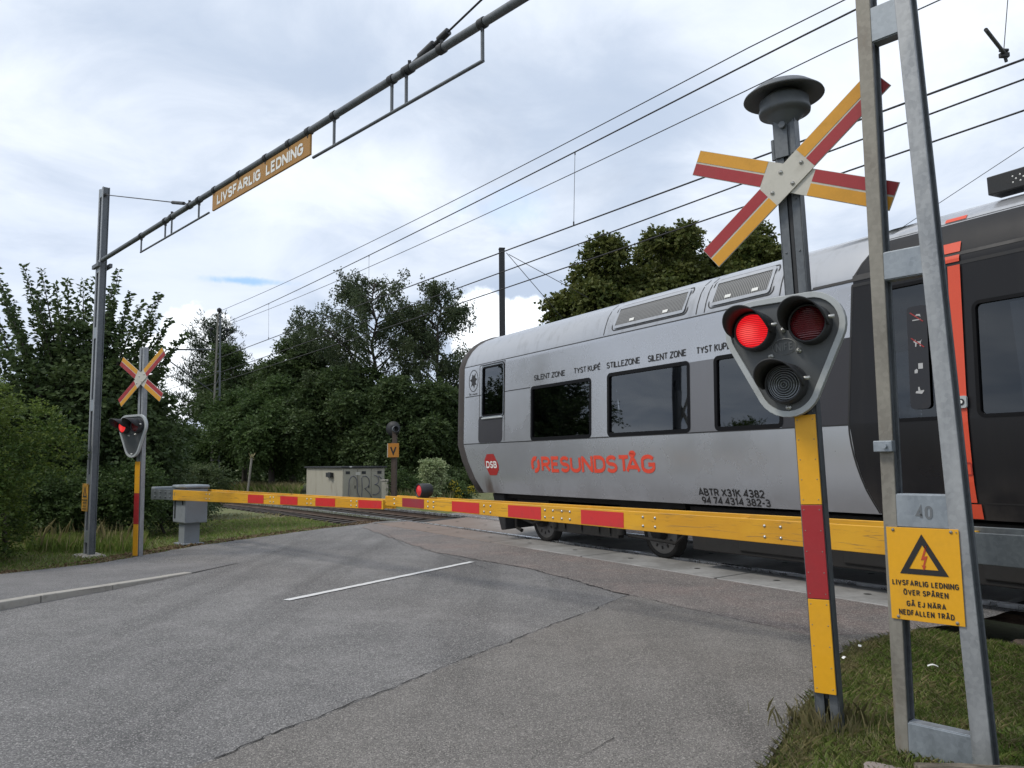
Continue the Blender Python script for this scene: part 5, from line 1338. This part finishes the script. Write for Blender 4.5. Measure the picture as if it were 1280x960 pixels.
# big dark tree on the left with long arching sprays standing out against the sky
def elm():
    rng = np.random.default_rng(21); base = dep(95, 640, 19.5); base.z = -.1
    root = empty('elm_tree', base); tag(root, 'big dark tree with long arching leafy branches behind the slender mast', 'tree')
    c = Vector((0, 0, 3.0)); tips = []
    lb = sub_lobes((.0, .6, 3.1), (2.5, 2.6, 2.2), 26, .27, rng, -.7) + [(0, .5, 2.6, 1.6, 1.8, 1.7), (-1.5, .3, 2.2, 1.4, 1.4, 1.6), (1.2, .3, 2.0, 1.1, 1.4, 1.5)]
    Vs = [sprays(lb, 6200, 9, .55, .125, .62, rng, .25, .3, .35)]
    def spray_to(px, py, Y, s0=None):
        e = dep(px, py, Y) - base; s = Vector((e.x * .25, e.y * .5, 2.2)) if s0 is None else Vector(s0)
        m = s.lerp(e, .55) + Vector((0, 0, .35)); pts = []
        for i in range(25):
            t = i / 24; pts.append(s * (1 - t) ** 2 + m * 2 * t * (1 - t) + e * t * t)
        tips.append(pts); return pts
    targets = [(30, 333, 19.5), (52, 340, 19.8), (2, 358, 19.2), (-35, 345, 19), (84, 352, 19.5), (104, 353, 20.2), (148, 340, 20), (140, 362, 19.6), (163, 369, 20), (198, 370, 20), (196, 396, 19.4), (212, 402, 20), (232, 420, 20), (176, 382, 19.3), (120, 350, 20.5), (70, 360, 19), (6, 377, 18.8), (-10, 330, 20.5), (205, 462, 19.2), (215, 500, 19.6), (200, 435, 19.0), (45, 365, 19.2)]
    P_, A_ = [], []
    for tg in targets:
        pts = [np.array(q) for q in spray_to(*tg)]
        for i in range(8, 25):
            t = i / 24; d = unit(pts[i] - pts[i - 1]); sd = unit(np.cross(d, [0, 0, 1.0])); wid = .62 * (1 - t) + .10
            for sgn in (-1, 1):
                # secondary twig with leaves in two rows
                tw = unit(d * .8 + sd * sgn * .75 + rng.normal(size=3) * .2 + np.array([0, 0, .25])); nl = max(2, int(9 * (1 - t)) + 2)
                for q in range(nl):
                    f = (q + .5) / nl * wid; p = pts[i] + tw * f - np.array([0, 0, 1]) * f * f * .5
                    for s2 in (-1, 1):
                        P_.append(p); A_.append(tw * .6 + np.cross(tw, [0, 0, 1.0]) * s2 * .7 + rng.normal(size=3) * .25 + np.array([0, 0, -.45]))
    P_, A_ = np.array(P_), np.array(A_); Vs.append(leaf_quads(P_, A_, .135 * rng.uniform(.7, 1.2, len(P_)), .6, rng))
    quads_mesh('crown', np.concatenate(Vs), M['leaf_dark'], root)
    mb = MB(); mb.tube([(0, 0, -.3), (.05, .05, .8), (0, .1, 2.0), (.1, .3, 3.2)], [.26, .2, .16, .08], 9)
    for pts in tips: mb.tube([(0, .1, 1.2)] + [pts[i] for i in (0, 6, 12, 18, 24)], [.06, .055, .04, .025, .014, .005], 6)
    mb.build('trunk', M['bark'], root)
elm()
# hedge on the left
def hedge():
    rng = np.random.default_rng(5); base = Vector((-9.0, 13.0, -.1)); root = empty('hedge', base); tag(root, 'tall rounded green hedge at the left edge of the pavement', 'hedge')
    lb = []
    for i in range(84):
        x = rng.uniform(-4.0, 1.05); y = rng.uniform(-1.4, 1.0); zt = 2.62 + .18 * math.sin(x * 1.7) + .1 * math.sin(y * 2.3) - .35 * max(0, (x - .4)) ** 1.5; z = rng.uniform(.25, zt)
        r = rng.uniform(.38, .62); lb.append((x, y, z, r, r, r * .9))
    V = sprays(lb, 26000, 8, .20, .060, .58, rng, .35, .15, .72, down=.1)
    quads_mesh('leaves', V, M['leaf_hedge'], root)
    mb = MB()
    for i in range(16):
        x, y = rng.uniform(-3.8, .8), rng.uniform(-.8, 1.5); mb.tube([(x, y, -.1), (x + rng.normal() * .15, y + rng.normal() * .15, 1.2), (x + rng.normal() * .4, y + rng.normal() * .4, 2.2)], [.05, .035, .01], 6)
    mb.build('stems', M['bark'], root)
hedge()
def at(px, py, Y, z=0.0):
    q = dep(px, py, Y); q.z = z; return q
G1 = 'trees beyond the tracks'
# mid-distance wall of trees, left to right
def pine():
    rng = np.random.default_rng(31); base = at(264, 600, 56); root = empty('pine_tree', base); tag(root, 'open crowned pine standing behind the lattice mast', 'tree', G1)
    Vs, ends = [], []; mb = MB(); mb.tube([(0, 0, -.3), (.1, 0, 5), (.0, .1, 11.2)], [.28, .2, .04], 8)
    for i in range(40):
        z = 2.2 + 8.9 * (i / 39) ** .9; a = i * 2.4 + rng.normal() * .3; ln = (1.0 - (z / 12.6) ** 1.6) * rng.uniform(2.2, 4.2) + .4
        d = np.array([math.cos(a), math.sin(a), .30 + .25 * z / 11]); e = np.array([0, 0, z]) + d * ln; mb.tube([(0, 0, z), tuple(np.array([0, 0, z]) + d * ln * .5), tuple(e)], [.06, .04, .012], 5)
        n = int(20 + ln * 18); t = rng.uniform(.35, 1.0, n)[:, None]; P = np.array([0, 0, z]) + d * ln * t + rng.normal(size=(n, 3)) * .26
        P = np.repeat(P, 7, 0) + rng.normal(size=(n * 7, 3)) * .10; A = d * .5 + rng.normal(size=P.shape) * .6 + np.array([0, 0, .7]); Vs.append(leaf_quads(P, A, .30 * rng.uniform(.6, 1.2, len(P)), .20, rng))
    quads_mesh('crown', np.concatenate(Vs), M['leaf_pine'], root); mb.build('trunk', M['bark'], root)
pine()
def birch(px, Y, ztop, wid, label, seed, low):
    rng = np.random.default_rng(seed); base = at(px, 600, Y); root = empty('birch_tree', base); tag(root, label, 'tree', 'birches')
    mb = MB(); Vs = []; tr = [np.array([rng.normal() * .12 * i / 3, rng.normal() * .12 * i / 3, ztop * .97 * i / 10 - .2]) for i in range(11)]
    mb.tube([tuple(q) for q in tr], [.17 * (1 - .085 * i) + .01 for i in range(11)], 8)
    nb = 64
    for i in range(nb):
        f = low + (1 - low) * (i + rng.uniform(0, 1)) / nb; k = min(9, int(f * 10)); p = tr[k] + (tr[k + 1] - tr[k]) * (f * 10 - k)
        a = rng.uniform(0, 2 * math.pi); prof = math.sin(math.pi * min(1, (f - low) / (1.03 - low)) ** .75) ** .8
        ln = wid * prof * rng.uniform(.55, 1.15) + .25; d = np.array([math.cos(a), math.sin(a), rng.uniform(.35, .9)])
        c1, e = p + d * ln * .6, p + d * np.array([1, 1, .75]) * ln
        mb.tube([tuple(p), tuple(c1), tuple(e)], [.05, .03, .008], 5)
        for j in range(int(6 + ln * 11)):
            t = rng.uniform(.25, 1.05); q = p + (e - p) * t + rng.normal(size=3) * .16; hang = rng.uniform(.3, 1.15) * (.5 + .6 * (1 - f)); n = int(10 + hang * 14)
            tt = rng.uniform(0, 1, n)[:, None]; out = np.array([math.cos(a) * .35, math.sin(a) * .35, 0]) * rng.uniform(0, 1)
            P = q + out * tt * hang + np.array([0, 0, -1.0]) * tt * tt * hang + rng.normal(size=(n, 3)) * .07
            Vs.append(leaf_quads(P, rng.normal(size=P.shape) * .6 + np.array([0, 0, -.6]), .14 * rng.uniform(.7, 1.2, n), .62, rng))
    quads_mesh('crown', np.concatenate(Vs), M['leaf_birch'], root); mb.build('trunk', M['bark'], root)
tree('broadleaf_tree', 'dark broad tree right of the lattice mast, pointed in two tops', 'tree', at(305, 600, 52), (4.0, 3.6, 4.4), 5.0, 34, .19, 10000, 9, .75, .21, M['leaf_dark'], 32, group=G1, up=.5)
tree('broadleaf_tree', 'dark round topped tree between the twin topped tree and the birches', 'tree', at(366, 600, 50), (4.2, 3.4, 4.4), 5.1, 34, .19, 10000, 9, .75, .20, M['leaf_dark'], 33, group=G1, up=.45)
tree('broadleaf_tree', 'low dark green tree above the relay hut', 'tree', at(425, 600, 44), (3.6, 2.8, 3.5), 3.7, 28, .22, 8000, 9, .65, .18, M['leaf_dark'], 34, group=G1)
tree('broadleaf_tree', 'low dense dark tree left of the relay hut behind the leaning post', 'tree', at(338, 600, 44), (3.4, 2.8, 3.3), 3.3, 28, .22, 8000, 9, .65, .18, M['leaf_mid'], 35, group=G1)
tree('broadleaf_tree', 'dark bushy tree at the foot of the pine', 'tree', at(236, 600, 46), (2.6, 2.4, 1.9), 1.9, 22, .26, 5200, 9, .6, .18, M['leaf_mid'], 36, group=G1)
tree('broadleaf_tree', 'dark shady tree behind the V post below the birches', 'tree', at(500, 600, 42), (3.0, 2.4, 3.0), 3.2, 28, .22, 8000, 9, .65, .18, M['leaf_dark'], 37, group=G1)
tree('broadleaf_tree', 'dark tree close behind the round end of the train', 'tree', at(572, 600, 44), (2.8, 2.6, 3.2), 3.2, 26, .22, 7000, 9, .65, .18, M['leaf_dark'], 38, group=G1)
birch(464, 47, 12.9, 4.4, 'tall feathery birch, broader of the two, standing over the relay hut', 41, .28)
birch(545, 47, 12.6, 2.9, 'slimmer airy birch beside the end of the train', 42, .30)
G4 = 'maples behind the train'
tree('maple_tree', 'olive green maple behind the train, leftmost of the three rising over the roof', 'tree', at(768, 600, 38), (3.2, 3.4, 4.4), 7.5, 36, .19, 9500, 9, .55, .19, M['leaf_brownish'], 51, ratio=.8, trunk_r=.35, up=.35, inner=.4, limbs=20, group=G4)
tree('maple_tree', 'tall olive green maple in the middle of the clump behind the train roof', 'tree', at(845, 600, 40), (4.4, 4.0, 5.2), 9.0, 46, .17, 12500, 9, .55, .19, M['leaf_brownish'], 53, ratio=.8, trunk_r=.35, up=.35, inner=.4, limbs=20, group=G4)
tree('maple_tree', 'olive green maple behind the train roof, seen around the lower arms of the cross', 'tree', at(945, 600, 40), (4.2, 4.2, 5.0), 9.0, 46, .17, 11500, 9, .55, .19, M['leaf_brownish'], 52, ratio=.8, trunk_r=.35, up=.35, inner=.4, limbs=20, group=G4)
# shrubs on the verge
G3 = 'shrubs on the verge'
tree('willow_shrub', 'pale grey green shrub right of the far crossing signal', 'shrub', at(228, 610, 25), (1.35, 1.2, .85), .95, 18, .34, 2300, 9, .35, .10, M['leaf_shrub'], 61, ratio=.4, trunk_r=.04, group=G3, up=.5, low=-.9)
tree('willow_shrub', 'leafy shrub filling the gap between the hedge mast and the far crossing signal', 'shrub', at(150, 640, 18), (1.15, .9, .75), .85, 16, .34, 2300, 8, .32, .085, M['leaf_mid'], 62, ratio=.45, trunk_r=.04, group=G3, up=.4, low=-.9)
tree('willow_shrub', 'dark leafy undergrowth behind the hedge foot left of the slender mast', 'shrub', at(62, 640, 17.5), (1.3, .9, .8), .85, 16, .34, 2300, 8, .32, .085, M['leaf_mid'], 66, ratio=.45, trunk_r=.04, group=G3, up=.4, low=-.9)
tree('willow_shrub', 'tangled green shrub just behind the far drive cabinet', 'shrub', at(205, 635, 19.5), (1.0, .8, .65), .75, 14, .36, 1700, 8, .3, .085, M['leaf_shrub'], 63, ratio=.45, trunk_r=.04, group=G3, up=.4, low=-.9)
tree('variegated_bush', 'small pale variegated bush behind the barrier lamp', 'bush', at(541, 612, 27), (.40, .38, .66), 1.05, 12, .26, 620, 8, .25, .085, M['leaf_pale'], 64, ratio=.6, trunk_r=.03, up=.5, low=-.9)
tree('shrub', 'dark weedy shrub right of the V post behind the barrier tips', 'shrub', at(512, 618, 30.5), (.9, .7, .55), .55, 12, .36, 1300, 8, .3, .08, M['leaf_mid'], 67, trunk_r=.03, up=.4, low=-.9)
tree('shrub', 'long dark shrub in the shade behind the pale bush', 'shrub', at(552, 618, 32), (1.5, .7, .7), .65, 18, .34, 2200, 8, .3, .09, M['leaf_dark'], 68, trunk_r=.03, up=.4, low=-.9)
tree('shrub', 'low dark shrub between the pale bush and the end of the train', 'shrub', at(566, 618, 28), (.8, .7, .45), .5, 10, .36, 900, 8, .3, .08, M['leaf_mid'], 65, trunk_r=.03, up=.4, low=-.9)
def goldenrod(px, Y, n, label, seed):
    rng = np.random.default_rng(seed); root = empty('goldenrod', at(px, 610, Y)); tag(root, label, 'flowers'); mb = MB(); P = []
    for i in range(n):
        x, y = rng.normal() * .35, rng.normal() * .3; h = rng.uniform(.6, 1.15); mb = MB(); mb.tube([(x, y, 0), (x * 1.2, y * 1.2, h)], .012, 4); mb.build('stem', M['leaf_mid'], root)
        P += [(x * 1.2 + rng.normal() * .09, y * 1.2 + rng.normal() * .09, h + rng.uniform(-.25, .08)) for _ in range(40)]
    P = np.array(P); quads_mesh('flower_head', leaf_quads(P, rng.normal(size=P.shape), .07, .8, rng), M['goldenrod'], root)
goldenrod(584, 27.5, 4, 'yellow flowers under the round end of the train', 1)

# tree belt far behind, reading as one mass
def belt():
    rng = np.random.default_rng(77); lb = []
    for x in np.arange(-75, 60, 1.5):
        for k in range(2):
            y = 66 + rng.uniform(-3, 9) - .12 * abs(x); r = rng.uniform(1.6, 2.8); lb.append((x + rng.normal(), y, rng.uniform(.8, 2.6), r, r, r * 1.1))
    for y in np.arange(16, 64, 1.6):
        x = -14 - (y - 16) * .62; r = rng.uniform(.8, 1.3); lb.append((x + rng.normal() * .6 - 3.0, y, rng.uniform(.3, 1.3), r, r, r * 1.1))
    V = sprays(lb, 15000, 7, 1.1, .42, .6, rng, .3, .3, .4)
    o = quads_mesh('far_woods', V, M['leaf_dark']); o['kind'] = 'stuff'; o['label'] = 'dark belt of woodland far beyond the tracks'
belt()

# grass
def blades(name, label, pts, h, w, mat, rng, lean=.5):
    P = np.array(pts); n = len(P); hh = h * rng.uniform(.45, 1.25, n); a = rng.uniform(0, 2 * math.pi, n); D = np.stack([np.cos(a), np.sin(a), np.zeros(n)], 1); S = np.stack([-np.sin(a), np.cos(a), np.zeros(n)], 1)
    ln = (lean * rng.uniform(.1, 1.2, n) * hh)[:, None]; H3 = np.zeros((n, 3)); H3[:, 2] = hh; ww = (w * rng.uniform(.6, 1.3, n))[:, None]
    V = np.empty((n, 5, 3)); mid = P + H3 * .6 + D * ln * .35
    V[:, 0] = P - S * ww; V[:, 1] = P + S * ww; V[:, 2] = mid + S * ww * .8; V[:, 3] = P + H3 * .95 + D * ln; V[:, 4] = mid - S * ww * .8
    o = quads_mesh(name, V, mat); o['kind'] = 'stuff'; o['label'] = label; return o
ROADPOLY = [q[:2] for q in ROAD_L] + [xy(-20.2, 8.68), xy(-4.25, 8.68)] + ROAD_R[::-1]
def scatter(n, x0, x1, y0, y1, rng, poly=None, keep=None, edge=0.0):
    out = []
    while len(out) < n:
        x, y = rng.uniform(x0, x1), rng.uniform(y0, y1)
        if in_poly(x, y, ROADPOLY) and not (edge and rng.random() < edge and not in_poly(x - .12, y, ROADPOLY)): continue
        if keep is not None and not keep(x, y): continue
        out.append((x, y, ground_z(x, y) - .01))
    return out
rng = np.random.default_rng(3)
def near_right(x, y):
    u, V = to_uv(Vector((x, y, 0))); return V < 7.45 + .12 * math.sin(u * 5) and x > .6 and math.sin(x * 7.1) * math.sin(y * 6.3) + rng.uniform(-.2, 1.6) > .0
blades('grass', 'short green grass round the near mast and signal', scatter(70000, .7, 7.0, 2.6, 8.2, rng, keep=near_right, edge=.0), .062, .0030, M['grass'], rng, .9)
blades('grass', 'dry straw coloured blades in the near grass', scatter(22000, .7, 6.5, 2.6, 8.0, rng, keep=near_right), .062, .0026, M['grass_dry'], rng, 1.4)
def edge_right(x, y):
    return x > .6 and in_poly(x - .16, y, ROADPOLY) and to_uv(Vector((x, y, 0)))[1] < 7.4
blades('grass', 'longer dry grass along the edge of the near asphalt', scatter(6000, .7, 4.4, 3.0, 8, rng, keep=edge_right), .065, .0018, M['grass_dry'], rng, 1.0)
tuft = []
for cx, cy in ((sig_near.location.x, sig_near.location.y),):
    for i in range(300): tuft.append((cx + rng.normal() * .13, cy + rng.normal() * .11, -.03))
blades('grass', 'tall dry tuft round the foot of the near signal', tuft, .14, .0012, M['grass_dry'], rng, .5)
def verge(x, y):
    u, V = to_uv(Vector((x, y, 0))); d = track_d(u, V); return d < -1.9 and u < -12
blades('grass', 'green grass on the verge across the road', scatter(60000, -14, -3, 11, 24, rng, keep=verge), .062, .006, M['grass'], rng, .8)
blades('grass', 'paler dry grass on the verge across the road', scatter(6000, -14, -3, 11, 26, rng, keep=verge), .10, .005, M['grass_dry'], rng, 1.0)
def tall(x, y): return verge(x, y) and x < -.455 * y and x > -.60 * y and 14.6 < y < 19
blades('tall_grass', 'tall arching half dry grass before the shrubs beside the far signal', scatter(250, -11, -5.5, 14, 21, rng, keep=tall), .48, .003, M['grass_dry'], rng, .45)
blades('tall_grass', 'tall green weeds before the shrubs beside the far signal', scatter(9000, -11, -5.5, 14, 21, rng, keep=tall), .24, .0045, M['grass'], rng, .4)
def reeds(x, y):
    u, V = to_uv(Vector((x, y, 0))); d = track_d(u, V); return 2.6 < d < 9 and (x < -.265 * y or x > -.150 * y) and x < -.02 * y
blades('tall_grass', 'tall straw coloured grass along the far side of the track', scatter(9000, -22, -2, 24, 46, rng, keep=reeds), .55, .012, M['grass_dry'], rng, .5)
blades('tall_grass', 'green weeds along the far side of the track', scatter(14000, -22, -2, 22, 46, rng, keep=reeds), .45, .016, M['grass'], rng, .6)
# fallen leaves along the verge edge
def edge_left(x, y): return in_poly(x + .5, y, ROADPOLY) and y > 11
P = np.array([(x, y, .0) for x, y, z in scatter(2600, -8, -3, 11, 21.5, rng, keep=edge_left)]); P[:, 2] += .0
A = rng.normal(size=P.shape); A[:, 2] = abs(A[:, 2]) * .2
o = quads_mesh('fallen_leaves', leaf_quads(P, A, .05, .6, rng), leaf_mat('brown_fallen_leaves', (.10, .065, .035), (.16, .10, .055), (.2, .15, .09), .1)); o['kind'] = 'stuff'; o['label'] = 'brown fallen leaves along the edge of the verge'
# scraps of paper in the near grass
for i, (x, y, lab) in enumerate(((1166, 833, 'curled white scrap of paper in the grass between the mast legs'), (1056, 823, 'small white scrap of paper at the asphalt edge beside the near signal'), (1075, 808, 'tiny white scrap where grass meets the rough asphalt'))):
    q = gr(x, y, .02); mb = MB(); n = 6
    vs = [(-.035 + .07 * i_ / n, -.012 + .024 * j, .012 * math.sin(3.1 * i_ / n) + .004 * j) for i_ in range(n + 1) for j in (0, 1)]
    mb.add([(x_ * (1 if i == 0 else .6), y_, z_) for x_, y_, z_ in vs], [(2 * k, 2 * k + 2, 2 * k + 3, 2 * k + 1) for k in range(n)])
    o = mb.build('paper_scrap', M['white'], fix=False); o.location = q; o.rotation_euler = (0, 0, R(-20 + 40 * i)); tag(o, lab, 'litter')
